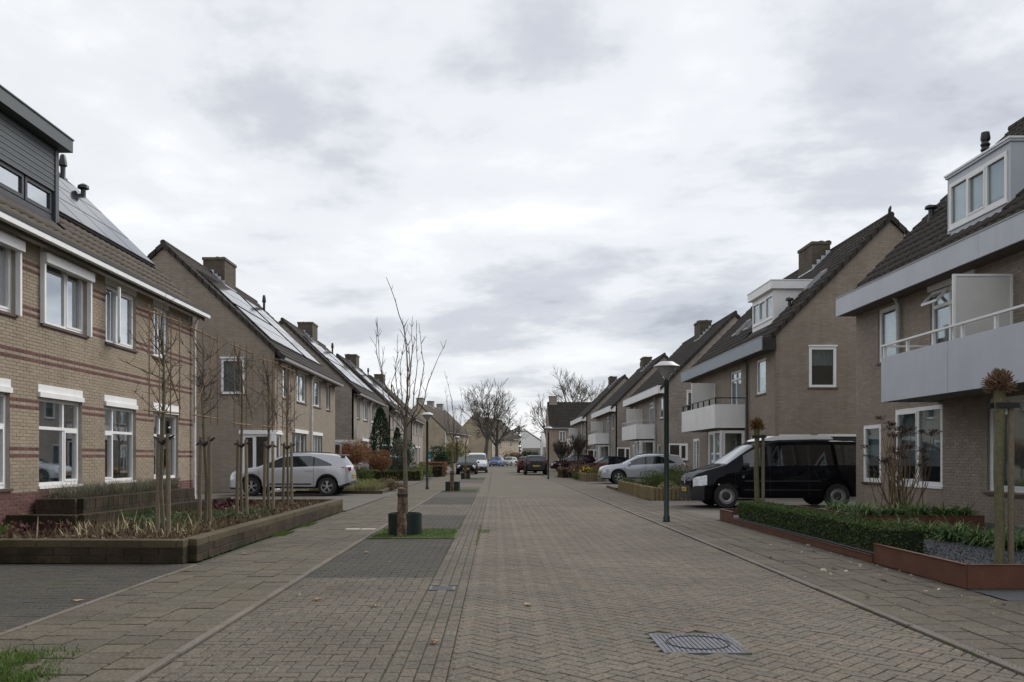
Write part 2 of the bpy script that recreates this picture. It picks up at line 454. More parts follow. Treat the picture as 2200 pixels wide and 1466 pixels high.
def herring(x0, x1, y0, y1, ang, L=0.21, W=0.105):
    """herringbone bricks clipped to a rectangle; yields (polygon, whole)"""
    ca, sa = math.cos(ang), math.sin(ang)
    cx, cy = (x0 + x1) / 2, (y0 + y1) / 2
    n = int(math.hypot(x1 - x0, y1 - y0) / W / 2) + 3
    res = []
    for i in range(-n, n):
        for j in range(-n, n):
            k = (i - j) % 4
            if k == 0: q = [(i, j), (i + 2, j), (i + 2, j + 1), (i, j + 1)]
            elif k == 3: q = [(i, j), (i + 1, j), (i + 1, j + 2), (i, j + 2)]
            else: continue
            mx_ = (q[0][0] + q[2][0]) * 0.5 * W; my_ = (q[0][1] + q[2][1]) * 0.5 * W
            X = cx + mx_ * ca - my_ * sa; Y = cy + mx_ * sa + my_ * ca
            if X < x0 - 0.2 or X > x1 + 0.2 or Y < y0 - 0.2 or Y > y1 + 0.2: continue
            p = [(cx + a * W * ca - b * W * sa, cy + a * W * sa + b * W * ca) for a, b in q]
            inside = all(x0 <= a <= x1 and y0 <= b <= y1 for a, b in p)
            if not inside:
                p = clip(p, x0, x1, y0, y1)
                if len(p) < 3 or area(p) < 0.0012: continue
            res.append((p, inside))
    return res
def courses(x0, x1, y0, y1, L, W, along='y', bond=0.5):
    res = []
    if along == 'y':
        nx = max(1, round((x1 - x0) / W)); w = (x1 - x0) / nx
        for i in range(nx):
            y = y0 - (L * bond if i % 2 else 0)
            while y < y1:
                a, b = max(y, y0), min(y + L, y1)
                if b - a > 0.03: res.append(([(x0 + i * w, a), (x0 + i * w + w, a), (x0 + i * w + w, b), (x0 + i * w, b)], b - a > L - 1e-4))
                y += L
    else:
        ny = max(1, round((y1 - y0) / W)); w = (y1 - y0) / ny
        for j in range(ny):
            x = x0 - (L * bond if j % 2 else 0)
            while x < x1:
                a, b = max(x, x0), min(x + L, x1)
                if b - a > 0.03: res.append(([(a, y0 + j * w), (b, y0 + j * w), (b, y0 + j * w + w), (a, y0 + j * w + w)], b - a > L - 1e-4))
                x += L
    return res
def pave(parent, pieces, mat, piece_name, mass_name, z=0.0, gap=0.0042, most=300, holes=(), jit=0.0018, split=True):
    """the largest pieces in view become objects of their own, the rest one mass"""
    cand = []; rest = []
    for p, whole in pieces:
        cx = sum(q[0] for q in p) / len(p); cy = sum(q[1] for q in p) / len(p)
        if any(h[0] < cx < h[1] and h[2] < cy < h[3] for h in holes): continue
        if split and whole and in_view((cx, cy, z), 0.0): cand.append((cy, cx, p))
        else: rest.append(p)
    cand.sort(key=lambda c: c[0])
    shared = {}
    for cy, cx, p in cand[:most]:
        key = tuple((round(a - cx, 3), round(b - cy, 3)) for a, b in p)
        if key not in shared:
            vs, fs = paver_mesh(p, gap, 0.0, cx, cy)
            me = bpy.data.meshes.new(piece_name); me.from_pydata(vs, [], fs); me.materials.append(mat)
            shared[key] = me
        inst(piece_name, shared[key], parent, (cx, cy, z + random.uniform(-jit, jit)),
             (random.gauss(0, 0.006), random.gauss(0, 0.006), random.gauss(0, 0.008)))
    mb = MB()
    for p in rest + [c[2] for c in cand[most:]]:
        vs, fs = paver_mesh(p, gap, random.uniform(-jit, jit))
        mb.add([(a, b, c + z) for a, b, c in vs], fs)
    if mb.v: mb.build(mass_name, mat, parent, kind='stuff')

NEAR = 30.0     # the joints can be told apart up to about here
GUT0, GUT1, KR, KL, LB = -0.72, -0.31, 3.33, -2.2, -3.87
COVER = (1.19, 1.81, 6.08, 6.74)
# the carriageway
road = sheet('road', rect(GUT1, KR, -6, NEAR), -0.012, JOINT)
pave(road, herring(GUT1, KR, 2.6, NEAR, R(45)), PAVER, 'brick', 'brick_paving', holes=[(COVER[0] - 0.02, COVER[1] + 0.02, COVER[2] - 0.02, COVER[3] + 0.02)])
far_l = [(GUT1, NEAR), (-0.35, 60), (-0.5, 92), (-0.9, 115), (0.2, 138), (3.4, 160), (8.5, 182), (17, 205)]
far_r = [(KR, NEAR), (3.33, 60), (3.4, 92), (4.2, 115), (6.3, 138), (10.2, 160), (16, 182), (26, 205)]
fr = sheet('road', far_l + far_r[::-1], 0.0, FARPAVE)
gut = sheet('gutter', rect(GUT0, GUT1, -6, NEAR), -0.014, JOINT)
GR = (-0.71, -0.43, 9.0, 9.25)
pave(gut, courses(GUT0, GUT1, 2.6, NEAR, 0.21, 0.1025, 'y'), PAVER_P, 'brick', 'brick_paving', z=-0.004, gap=0.005, most=200, holes=[(GR[0], GR[1], GR[2] - 0.02, GR[3] + 0.02)])
sheet('gutter', [(GUT0, NEAR), (GUT1, NEAR), (-0.5, 92), (-0.9, 92)], -0.002, FARPAVE)

# parking bays between gutter and left footway
BAYS = [(2.6, 9.9, 0), (9.9, 14.55, 1), (16.6, 20.6, 1), (20.6, 25.2, 0), (25.2, NEAR, 1)]
bay = sheet('parking_bay', rect(KL, GUT0, -6, NEAR), -0.013, JOINT)
for y0, y1, dark in BAYS:
    pave(bay, herring(KL + 0.0, GUT0, y0, y1, 0.0) if not dark else courses(KL, GUT0, y0, y1, 0.21, 0.105, 'x'), PAVER_D if dark else PAVER_P,
         'brick', 'dark_brick_paving' if dark else 'brick_paving', z=-0.001, most=300 if y0 < 5 else 0, split=y0 < 5)
for y0, y1, dark in [(NEAR, 34.0, 1), (36.6, 40, 1), (40, 46, 0), (46, 53.8, 1), (56, 60, 1), (60, 92, 0)]:
    sheet('parking_bay', rect(KL, GUT0 - 0.0, y0, y1), -0.001, FARDARK if dark else FARPAVE)

# footways with slabs and their edging bands
fl = sheet('footway_left', rect(LB, KL, -6, NEAR), -0.012, JOINT)
pave(fl, courses(LB + 0.06, KL - 0.07, 2.6, NEAR, 0.3, 0.3, 'y', 0.5), SLAB, 'slab', 'slab_paving', z=0.004, gap=0.0075, most=300, jit=0.003)
sheet('footway_left', [(LB, NEAR), (KL, NEAR), (KL, 92), (-4.2, 92)], 0.002, FARSLAB)
fr_ = sheet('footway_right', rect(KR, 4.9, -6, NEAR), -0.012, JOINT)
pave(fr_, courses(KR + 0.12, 4.9, 2.6, NEAR, 0.3, 0.3, 'y', 0.5), SLAB, 'slab', 'slab_paving', z=0.004, gap=0.0075, most=300, jit=0.003)
sheet('footway_right', [(KR, NEAR), (5.05, NEAR), (5.1, 92), (3.4, 92)], 0.002, FARSLAB)
def band(name, x0, x1, y0, y1, L=1.0, z=0.02):
    k = sheet(name, rect(x0, x1, y0, y1), -0.009, JOINT)
    me = None
    y = y0
    while y < y1 - 0.01:
        h = min(L, y1 - y)
        if me is None or h < L:
            vs, fs = paver_mesh([(x0, 0), (x1, 0), (x1, h), (x0, h)], 0.002, 0.0)
            me = bpy.data.meshes.new('kerbstone'); me.from_pydata([(a, b, c - (0.01 if c < -0.01 else 0)) for a, b, c in vs], [], fs); me.materials.append(KERB)
        inst('kerbstone', me, k, (random.uniform(-0.003, 0.003), y, z + random.uniform(-0.003, 0.003)), (0, 0, random.gauss(0, 0.002)))
        y += h
band('kerb_left', KL - 0.07, KL - 0.003, 2, 60)
band('kerb_edging', LB - 0.003, LB + 0.055, 2, 11.0, z=0.014)
band('kerb_right', KR + 0.002, KR + 0.062, 2, 60)
band('kerb_right_channel', KR + 0.064, KR + 0.118, 2, 60, z=0.008)

# driveways and house plots
drv = sheet('driveway', rect(-14, LB - 0.004, -6, 11.3), -0.012, JOINT)
pave(drv, courses(-9.0, LB - 0.01, 4.2, 11.15, 0.21, 0.105, 'x'), PAVER_D, 'brick', 'brick_paving', z=-0.001, most=250)
sheet('driveway', rect(-16, LB, 22.3, 33.9), 0.001, DRIVE)
sheet('driveway', rect(-9, -4.2, 41, 52), 0.001, DRIVE)
sheet('driveway', rect(4.9, 16, 18.9, 27.4), 0.001, DRIVE)
sheet('driveway', rect(5.05, 12, 36, 52), 0.001, DRIVE)
sheet('driveway', rect(5.05, 12, 52, 92), -0.004, DRIVE)
sheet('driveway', rect(-9, -4.2, 52, 92), -0.004, DRIVE)
sheet('driveway', rect(4.904, 9, -6, 8.3), -0.004, FARSLAB)

# soil and gravel beds
sheet('soil_bed', rect(4.94, 9.4, 9.2, 18.85), 0.12, simple('slate_bed', (0.06, 0.063, 0.07), 0.9, var=0.3, scale=8, fine=0.5, fscale=70))
mb = MB()
for i in range(9000):
    x = random.uniform(5.0, 8.6); y = random.uniform(9.2, 12.8)
    s_ = random.uniform(0.008, 0.02)
    mb.leaf((x, y, 0.122), s_ * 1.6, up=(0, 0, 0.2), asp=0.9)
mb.build('gravel', SLATE, kind='stuff')
tag(bpy.data.objects['gravel'], 'dark slate gravel inside the rusty steel planter', 'gravel')
sheet('gravel_strip', rect(4.94, 8, 8.3, 9.0), -0.002, simple('slate_bed', (0.06, 0.063, 0.07)))

def grass(name, label, rects, n, h, z=0.0, cat='grass'):
    mb = MB()
    for (x0, x1, y0, y1, w) in rects:
        for i in range(int(n * w)):
            x = random.uniform(x0, x1); y = random.uniform(y0, y1)
            a = random.uniform(0, 6.28); l = h * random.uniform(0.4, 1.3)
            mb.blade((x, y, z), (math.cos(a) * 0.5, math.sin(a) * 0.5, 1), l, 0.007, random.uniform(0.1, 0.7), 2)
    o = mb.build(name, GRASSY, kind='stuff')
    return tag(o, label, cat)
sheet('soil_bed', rect(-5, -3.0, 3.5, 5.7), 0.012, EARTH)
grass('grass', 'bright green grass tuft at the bottom left corner', [(-3.75, -2.85, 4.4, 5.45, 0.7), (-3.3, -2.75, 4.6, 5.6, 0.12), (-3.9, -3.1, 5.4, 6.0, 0.22), (-3.5, -2.9, 5.4, 6.2, 0.05)], 9000, 0.075)
for i, (y0, y1, lab) in enumerate([(14.6, 16.55, 'mossy grass strip around the nearest planter ring'), (34.05, 36.55, 'grass strip around the second planter ring'), (53.85, 55.95, 'grass strip around the third planter ring')]):
    sheet('soil_bed', rect(KL + 0.01, GUT0 + 0.05, y0, y1), 0.006, simple('mossy_soil', (0.06, 0.075, 0.025), 0.95, var=0.4, scale=4))
    grass('grass', lab, [(KL + 0.05, GUT0 - 0.02, y0 + 0.05, y1 - 0.05, 1)], 7000 if i == 0 else 2500, 0.05)
grass('grass', 'weeds along the foot of the mossy garden wall', [(-3.93, -3.86, 11.2, 22, 0.12), (-3.95, -3.7, 15.0, 15.8, 0.35), (-3.93, -3.72, 17, 18, 0.2)], 2600, 0.07)
grass('grass', 'weeds in the road joint beside the nearest grass strip', [(-0.34, -0.28, 13.5, 17.5, 1), (-0.30, -0.12, 15.6, 16.3, .8), (-0.74, -0.70, 12, 18, .8), (3.3, 3.4, 5.6, 6.4, .5)], 160, 0.045)

# manhole cover in the carriageway and the gully grate
IRON = simple('cast_iron', (0.14, 0.145, 0.16), 0.75, var=0.3, scale=12, fine=0.3, spec=0.25)
t = thing('manhole_cover', 'ribbed grey iron manhole cover in the right half of the road', 'manhole cover', ((COVER[0] + COVER[1]) / 2, (COVER[2] + COVER[3]) / 2, 0))
mb = MB(); mb.box(-0.30, 0.30, -0.32, 0.32, -0.03, -0.006); mb.build('plate', IRON, t)
mb = MB()
for a, b, c, d in ((-0.31, 0.31, -0.33, -0.30), (-0.31, 0.31, 0.30, 0.33), (-0.31, -0.28, -0.30, 0.30), (0.28, 0.31, -0.30, 0.30)): mb.box(a, b, c, d, -0.03, 0.001)
mb.build('frame', IRON, t)
for i in range(16):
    x = -0.262 + i * 0.035
    mb = MB(); mb.box(x - 0.0125, x + 0.0125, -0.296, 0.296, -0.006, 0.0); mb.build('rib', IRON, t)
mb = MB()
pr = [(0.23 * math.cos(a * math.pi / 20), 0.23 * math.sin(a * math.pi / 20), 0.0015) for a in range(41)]
mb.tube(pr, 0.006, 4); mb.build('lid_groove', BLACK, t)
t = thing('gully_grate', 'small slotted iron gully grate in the gutter', 'drain grate', ((GR[0] + GR[1]) / 2, (GR[2] + GR[3]) / 2, -0.004))
mb = MB(); mb.box(-0.135, 0.135, -0.12, 0.12, -0.04, -0.02); mb.build('pit', BLACK, t)
mb = MB()
for a, b, c, d in ((-0.135, 0.135, -0.12, -0.095), (-0.135, 0.135, 0.095, 0.12), (-0.135, -0.11, -0.095, 0.095), (0.11, 0.135, -0.095, 0.095)): mb.box(a, b, c, d, -0.02, 0.002)
mb.build('frame', IRON, t)
for i in range(5):
    mb = MB(); y = -0.075 + i * 0.037; mb.box(-0.11, 0.11, y - 0.008, y + 0.008, -0.02, 0.001); mb.build('bar', IRON, t)
# fallen leaves
LEAF = multi('fallen_leaf', [(0.35, 0.22, 0.13), (0.42, 0.30, 0.18), (0.20, 0.09, 0.05), (0.45, 0.40, 0.30)], fine=0.1)
for i, (x, y, where) in enumerate([(-1.75, 8.3, 'on the parking bay beside the left kerb band'), (-1.12, 8.0, 'in the middle of the parking bay'), (-0.43, 6.4, 'on the gutter bricks'), (0.27, 8.0, 'alone on the road bricks'),
                      (-3.75, 10.4, 'before the corner of the mossy wall'), (-4.0, 8.2, 'on the dark driveway'), (4.35, 9.6, 'beside the rusty planter edge'), (-1.9, 12.4, 'on the dark parking bay'),
                      (-3.6, 12.2, 'at the foot of the mossy wall'), (4.2, 10.6, 'below the hedge edging')]):
    mb = MB()
    a = random.uniform(0, 6)
    for k in range(5):
        b = a + (k - 2) * 0.55
        mb.add([(0, 0, 0.006), (0.045 * math.cos(b - .25), 0.045 * math.sin(b - .25), 0.014), (0.085 * math.cos(b), 0.085 * math.sin(b), 0.01), (0.045 * math.cos(b + .25), 0.045 * math.sin(b + .25), 0.016)], [(0, 1, 2, 3)])
    tag(mb.build('fallen_leaf', LEAF, loc=(x, y, 0.006)), 'dry brown fallen leaf ' + where, 'leaf', 'fallen leaves')

# pale marker slabs in the left footway and bits of debris on the right one
for x in (-2.88, -2.58):
    mb = MB(); mb.box(x, x + 0.27, 16.35, 16.62, -0.01, 0.010); mb.build('pale_slab', simple('pale_concrete', (0.36, 0.33, 0.27), 0.9, fine=0.25), fl)
mb = MB()
for i in range(90):
    x = 4.85 - random.random() ** 1.6 * 1.4; y = random.uniform(7.2, 13.5)
    mb.leaf((x, y, 0.012), random.uniform(0.015, 0.06), up=(0, 0, 0.05), asp=0.8)
for i in range(60):
    mb.leaf((random.uniform(-2.2, 3.3), random.uniform(5.3, 14), 0.006), random.uniform(0.01, 0.025), up=(0, 0, 0.05), asp=0.8)
tag(mb.build('litter', multi('pale_litter', [(0.42, 0.38, 0.27), (0.5, 0.47, 0.4), (0.3, 0.22, 0.13)], fine=0.1), kind='stuff'), 'pale petals and leaf bits scattered on the pavement', 'litter')

# ================================================================ houses
def facade(s): return lambda a, o, z: (-s * o, a, z)
def gable(s): return lambda a, o, z: (s * a, -o, z)
def gable_far(s, L): return lambda a, o, z: (s * a, L + o, z)

def wall_plate(mb, P, a0, a1, z0, z1, holes, th=0.12):
    A = sorted({a0, a1, *[min(max(h[i], a0), a1) for h in holes for i in (0, 1)]})
    Z = sorted({z0, z1, *[min(max(h[i], z0), z1) for h in holes for i in (2, 3)]})
    def solid(i, j):
        if i < 0 or j < 0 or i >= len(A) - 1 or j >= len(Z) - 1: return False
        a, z = (A[i] + A[i + 1]) / 2, (Z[j] + Z[j + 1]) / 2
        return not any(h[0] < a < h[1] and h[2] < z < h[3] for h in holes)
    for i in range(len(A) - 1):
        for j in range(len(Z) - 1):
            if not solid(i, j): continue
            b0, b1, c0, c1 = A[i], A[i + 1], Z[j], Z[j + 1]
            mb.add([P(b0, 0, c0), P(b1, 0, c0), P(b1, 0, c1), P(b0, 0, c1)], [(0, 1, 2, 3)], 0.5)
            mb.add([P(b0, -th, c0), P(b1, -th, c0), P(b1, -th, c1), P(b0, -th, c1)], [(3, 2, 1, 0)], 0.5)
            for di, dj, q in ((-1, 0, ((b0, c0), (b0, c1))), (1, 0, ((b1, c0), (b1, c1))), (0, -1, ((b0, c0), (b1, c0))), (0, 1, ((b0, c1), (b1, c1)))):
                if not solid(i + di, j + dj):
                    (e0, f0), (e1, f1) = q
                    mb.add([P(e0, 0, f0), P(e1, 0, f1), P(e1, -th, f1), P(e0, -th, f0)], [(0, 1, 2, 3)], 0.5)

def bricks(th, wall, P, a0, a1, z0, z1, holes, mat, span=None, band=None, band_mat=None, most=300, out=0.007, far=None):
    """running bond on a plane; the largest in view are objects, the rest one part"""
    H, L, g = 0.0625, 0.22, 0.005
    W0 = th.matrix_world if False else Matrix.Translation(th.location)
    full = []; rest = MB(); red = MB()
    nz = int((z1 - z0) / H)
    for j in range(nz):
        zl, zh = z0 + j * H, z0 + (j + 1) * H
        zm = (zl + zh) / 2
        lo, hi = (a0, a1) if span is None else span(zm)
        if hi - lo < 0.1: continue
        segs = [(lo, hi)]
        for h in holes:
            if h[2] < zm < h[3]:
                ns = []
                for (p, q) in segs:
                    if h[1] <= p or h[0] >= q: ns.append((p, q)); continue
                    if h[0] > p: ns.append((p, h[0]))
                    if h[1] < q: ns.append((h[1], q))
                segs = ns
        isband = band is not None and band(zm)
        off = (j % 2) * L / 2
        for p, q in segs:
            k = math.floor((p - off) / L)
            while off + k * L < q:
                b0, b1 = max(p, off + k * L), min(q, off + (k + 1) * L)
                k += 1
                if b1 - b0 < 0.03: continue
                if not isband and b1 - b0 > L - 1e-4:
                    full.append(((b0 + b1) / 2, zm)); continue
                (red if isband else rest).pbox(P, b0 + g, b1 - g, -0.02, out + random.uniform(-0.002, 0.002), zl + g, zh - g)
    def score(c):
        w = W0 @ Vector(P(c[0], 0, c[1]))
        return (w - EYE).length if in_view(w, 0) else 1e6 + (w - EYE).length
    full.sort(key=score)
    if most:
        mb = MB()
        o0 = Vector(P(0, 0, 0))
        Q = lambda a, o, z: tuple(Vector(P(a, o, z)) - o0)
        mb.pbox(Q, -L / 2 + g, L / 2 - g, -0.02, out, -H / 2 + g, H / 2 - g, 0.0)
        me = mb.build('brick', mat).data
        tmp = [o for o in bpy.data.objects if o.data == me][0]
        bpy.data.objects.remove(tmp)
        for c in full[:most]:
            inst('brick', me, wall, P(c[0], random.uniform(-0.002, 0.002), c[1]))
    for c in full[most:]:
        rest.pbox(P, c[0] - L / 2 + g, c[0] + L / 2 - g, -0.02, out + random.uniform(-0.002, 0.002), c[1] - H / 2 + g, c[1] + H / 2 - g)
    rest.build('brickwork', mat, wall, kind='stuff')
    if red.v: red.build('red_brick_bands', band_mat, wall, kind='stuff')

def window(th, P, a0, a1, z0, z1, cols=(0.5,), transom=None, low=None, fw=0.065, rec=0.06, mat=None, sill='tile', curtain=None, half=None, name='window', box=None, boxh=0.16):
    mat = mat or WHITE
    mb = MB()
    d0, d1 = -rec - 0.07, -rec
    mb.pbox(P, a0, a0 + fw, d0, d1, z0, z1); mb.pbox(P, a1 - fw, a1, d0, d1, z0, z1)
    mb.pbox(P, a0 + fw, a1 - fw, d0, d1, z0, z0 + fw); mb.pbox(P, a0 + fw, a1 - fw, d0, d1, z1 - fw, z1)
    ca = [a0 + fw] + [a0 + (a1 - a0) * c for c in cols] + [a1 - fw]
    zt = [z0 + fw] + ([z0 + (z1 - z0) * transom] if transom else []) + [z1 - fw]
    hw = fw * 0.45
    for c in ca[1:-1]: mb.pbox(P, c - hw, c + hw, d0 + 0.004, d1 - 0.004, z0 + fw, z1 - fw)
    if transom: mb.pbox(P, a0 + fw, a1 - fw, d0 + 0.002, d1 + 0.01, zt[1] - hw, zt[1] + hw)
    w = mb.build(name, mat, th)
    for i in range(len(ca) - 1):
        for j in range(len(zt) - 1):
            p0 = ca[i] + (hw if i else 0); p1 = ca[i + 1] - (hw if i < len(ca) - 2 else 0)
            q0 = zt[j] + (hw if j else 0); q1 = zt[j + 1] - (hw if j < len(zt) - 2 else 0)
            if (low is None and i % 2 == 1) or (low is not None and i == low and j == 0):
                k = 0.04; m2 = MB(); e0, e1 = d0 + 0.02, d1 + 0.012
                m2.pbox(P, p0, p0 + k, e0, e1, q0, q1); m2.pbox(P, p1 - k, p1, e0, e1, q0, q1)
                m2.pbox(P, p0 + k, p1 - k, e0, e1, q0, q0 + k); m2.pbox(P, p0 + k, p1 - k, e0, e1, q1 - k, q1)
                m2.build('sash', mat, w)
                p0 += k; p1 -= k; q0 += k; q1 -= k
            m2 = MB(); m2.pbox(P, p0 - 0.005, p1 + 0.005, d0 + 0.025, d0 + 0.033, q0 - 0.005, q1 + 0.005)
            m2.build('pane', GLASS, w)
    if sill:
        m2 = MB()
        if sill == 'tile': m2.pbox(P, a0 - 0.05, a1 + 0.05, -0.08, 0.045, z0 - 0.055, z0 - 0.004)
        else: m2.pbox(P, a0 - 0.02, a1 + 0.02, -0.08, 0.035, z0 - 0.05, z0 - 0.004)
        m2.build('sill', SILLTILE if sill == 'tile' else mat, w)
    if curtain:
        cm, f0, f1, g0 = curtain
        m2 = MB()
        n = max(4, int((a1 - a0) * (f1 - f0) / 0.05))
        vs = []; fs = []
        for i in range(n + 1):
            a = a0 + (a1 - a0) * (f0 + (f1 - f0) * i / n)
            oo = d0 - 0.10 + (0.022 if i % 2 else -0.022)
            vs += [P(a, oo, z0 + (z1 - z0) * g0), P(a, oo, z1 - 0.02)]
        for i in range(n): fs.append((2 * i, 2 * i + 2, 2 * i + 3, 2 * i + 1))
        m2.add(vs, fs); m2.build('curtain', cm, w)
    if box:
        m2 = MB(); m2.pbox(P, a0 - 0.03, a1 + 0.03, -0.02, box, z1 + 0.003, z1 + boxh); m2.build('lintel', mat, w)
    return w

TILEMESH = {}
def tile_geo(w, l):
    pr = [(0.0, 0.012), (0.22, 0.0), (0.45, 0.004), (0.62, 0.036), (0.82, 0.044), (1.0, 0.014)]
    vs = []
    for (c, h) in pr:
        vs += [(c * w, -0.02, h + 0.032), (c * w, l + 0.01, h + 0.0), (c * w, -0.02, h - 0.002)]
    fs = []
    for i in range(len(pr) - 1):
        a, b = 3 * i, 3 * i + 3
        fs += [(a, b, b + 1, a + 1), (a + 2, b + 2, b, a)]
    return vs, fs
def roof_tiles(th, roof, s, d0, z0, d1, z1, u0, u1, mat, holes=(), most=300, W=0.30, Lr=0.335):
    """tiles on a slope from (d0,z0) up to (d1,z1); holes are (u0,u1,r0,r1)"""
    sl = math.hypot(d1 - d0, z1 - z0)
    ed, ez = (d1 - d0) / sl, (z1 - z0) / sl
    nr = int(sl / Lr); nc = int(round((u1 - u0) / W)); W = (u1 - u0) / nc; Lr = sl / nr
    def F(c, r, h): return (s * (d0 + ed * r - ez * h), u0 + c, z0 + ez * r + ed * h)
    gv, gf = tile_geo(W, Lr)
    cells = []
    W0 = Vector(th.location)
    for i in range(nr):
        for j in range(nc):
            c, r = j * W, i * Lr
            if any(h[0] < u0 + c + W / 2 < h[1] and h[2] < r + Lr / 2 < h[3] for h in holes): continue
            w = W0 + Vector(F(c, r, 0.05))
            cells.append(((w - EYE).length + (0 if in_view(w, 0) else 1e5), c, r))
    cells.sort()
    if most:
        o0 = Vector(F(0, 0, 0))
        me = bpy.data.meshes.new('roof_tile')
        me.from_pydata([tuple(Vector(F(*v)) - o0) for v in gv], [], gf); me.materials.append(mat); me.shade_smooth()
        for _, c, r in cells[:most]:
            inst('roof_tile', me, roof, F(c, r, random.uniform(0.012, 0.018)))
    mb = MB()
    for _, c, r in cells[most:]:
        h = random.uniform(0.012, 0.018)
        mb.add([F(c + v[0], r + v[1], h + v[2]) for v in gv], gf)
    if mb.v: mb.build('roof_tile_courses', mat, roof, kind='stuff', smooth=True)
    return F

def house(name, label, s, xf, y0, L, D=8.1, eave=5.6, ridge=9.85, rz=0.0, brick=None, near=0, tile=None, over=0.4, front=(), side=(), detail=None, group='houses', farside=()):
    """s=-1 stands left of the street, s=+1 right; local x runs into the house, y along the street"""
    th = thing(name, label, 'house', (s * xf, y0, 0), rz, group)
    PF, PG = facade(s), gable(s)
    brick = brick or BRICK_F
    wm = {0: brick, 1: MORTAR_G, 2: MORTAR_Y}[near]
    hf = [(w[0], w[1], w[2], w[3]) for w in front]
    hs = [(w[0], w[1], w[2], w[3]) for w in side]
    rise = (ridge - eave) / (D / 2)
    mb = MB()
    wall_plate(mb, PF, 0, L, -0.1, eave, hf)
    wf = mb.build('facade_wall', wm, th)
    mb = MB()
    wall_plate(mb, PG, 0.002, D, -0.1, eave, hs)
    tri = [(0.002, eave), (D, eave), (D / 2, ridge - 0.05)]
    mb.prism(tri, lambda a, z, o: PG(a, o, z), -0.12, 0.0, 0.5)
    wg = mb.build('gable_wall', wm, th)
    PH = gable_far(s, L)
    mb = MB()
    wall_plate(mb, PH, 0.002, D, -0.1, eave, [tuple(w[:4]) for w in farside])
    mb.prism(tri, lambda a, z, o: PH(a, o, z), -0.12, 0.0, 0.5)
    mb.build('gable_wall', brick, th)
    mb = MB(); mb.box(min(s * D, s * (D - 0.1)), max(s * D, s * (D - 0.1)), 0.13, L - 0.13, -0.1, eave); mb.build('back_wall', brick, th)
    mb = MB(); mb.box(min(s * 0.13, s * (D - .11)), max(s * 0.13, s * (D - .11)), 0.13, L - 0.13, 2.62, 2.8)
    mb.box(min(s * 0.13, s * (D - .11)), max(s * 0.13, s * (D - .11)), 0.13, L - 0.13, -0.08, -0.02)
    mb.box(min(s * 2.8, s * 2.9), max(s * 2.8, s * 2.9), 0.13, L - 0.13, 0, eave); mb.build('interior', DARKROOM, th)
    # roof slabs
    tk = 0.10
    zo = eave - over * rise
    mb = MB()
    def slab(da, za, db, zb, ua, ub):
        vs = [(s * da, ua, za), (s * db, ua, zb), (s * db, ub, zb), (s * da, ub, za), (s * da, ua, za - tk), (s * db, ua, zb - tk), (s * db, ub, zb - tk), (s * da, ub, za - tk)]
        mb.add(vs, [(0, 1, 2, 3), (7, 6, 5, 4), (0, 4, 5, 1), (1, 5, 6, 2), (2, 6, 7, 3), (3, 7, 4, 0)])
    ZR = 0.12
    slab(-over, zo + ZR, D / 2, ridge + ZR, -0.06, L + 0.06)
    slab(D + 0.3, eave - 0.3 * rise + ZR, D / 2, ridge + ZR, -0.06, L + 0.06)
    roof = mb.build('roof', ROOFBASE, th)
    return dict(th=th, PF=PF, PG=PG, wf=wf, wg=wg, roof=roof, s=s, L=L, D=D, eave=eave, ridge=ridge, rise=rise, zo=zo + ZR, over=over, hf=hf, hs=hs, zr=ridge + ZR)

def ridge_and_verge(h, mat, near=True, verge=True):
    s, L, D = h['s'], h['L'], h['D']
    mb = MB(); y = -0.12
    while y < L + 0.1:
        mb.tube([(s * D / 2, y, h['zr'] + 0.03), (s * D / 2, y + 0.36, h['zr'] + 0.045)], [0.11, 0.095], 8)
        y += 0.34
    mb.build('ridge_tiles', mat, h['roof'], kind='stuff')
    if verge:
        for sd in (0, 1):
            d0, z0 = (-h['over'], h['zo']) if sd == 0 else (D + 0.3, h['eave'] - 0.3 * h['rise'] + 0.12)
            d1, z1 = D / 2, h['zr']
            n = 18 if sd == 0 else 16
            for i in range(n):
                if sd == 1 and i < n - 6: continue
                t0, t1 = i / n, (i + 1.12) / n
                p = [(d0 + (d1 - d0) * t, z0 + (z1 - z0) * t) for t in (t0, min(t1, 1))]
                mb = MB()
                (a, za), (b, zb) = p
                vs = []
                for yy in (-0.12, -0.062):
                    vs += [(s * a, yy, za - 0.14), (s * b, yy, zb - 0.16), (s * b, yy, zb + 0.05), (s * a, yy, za + 0.085)]
                mb.add(vs, [(0, 1, 2, 3), (7, 6, 5, 4), (0, 4, 5, 1), (1, 5, 6, 2), (2, 6, 7, 3), (3, 7, 4, 0)])
                mb.build('verge_tile', mat, h['roof'])

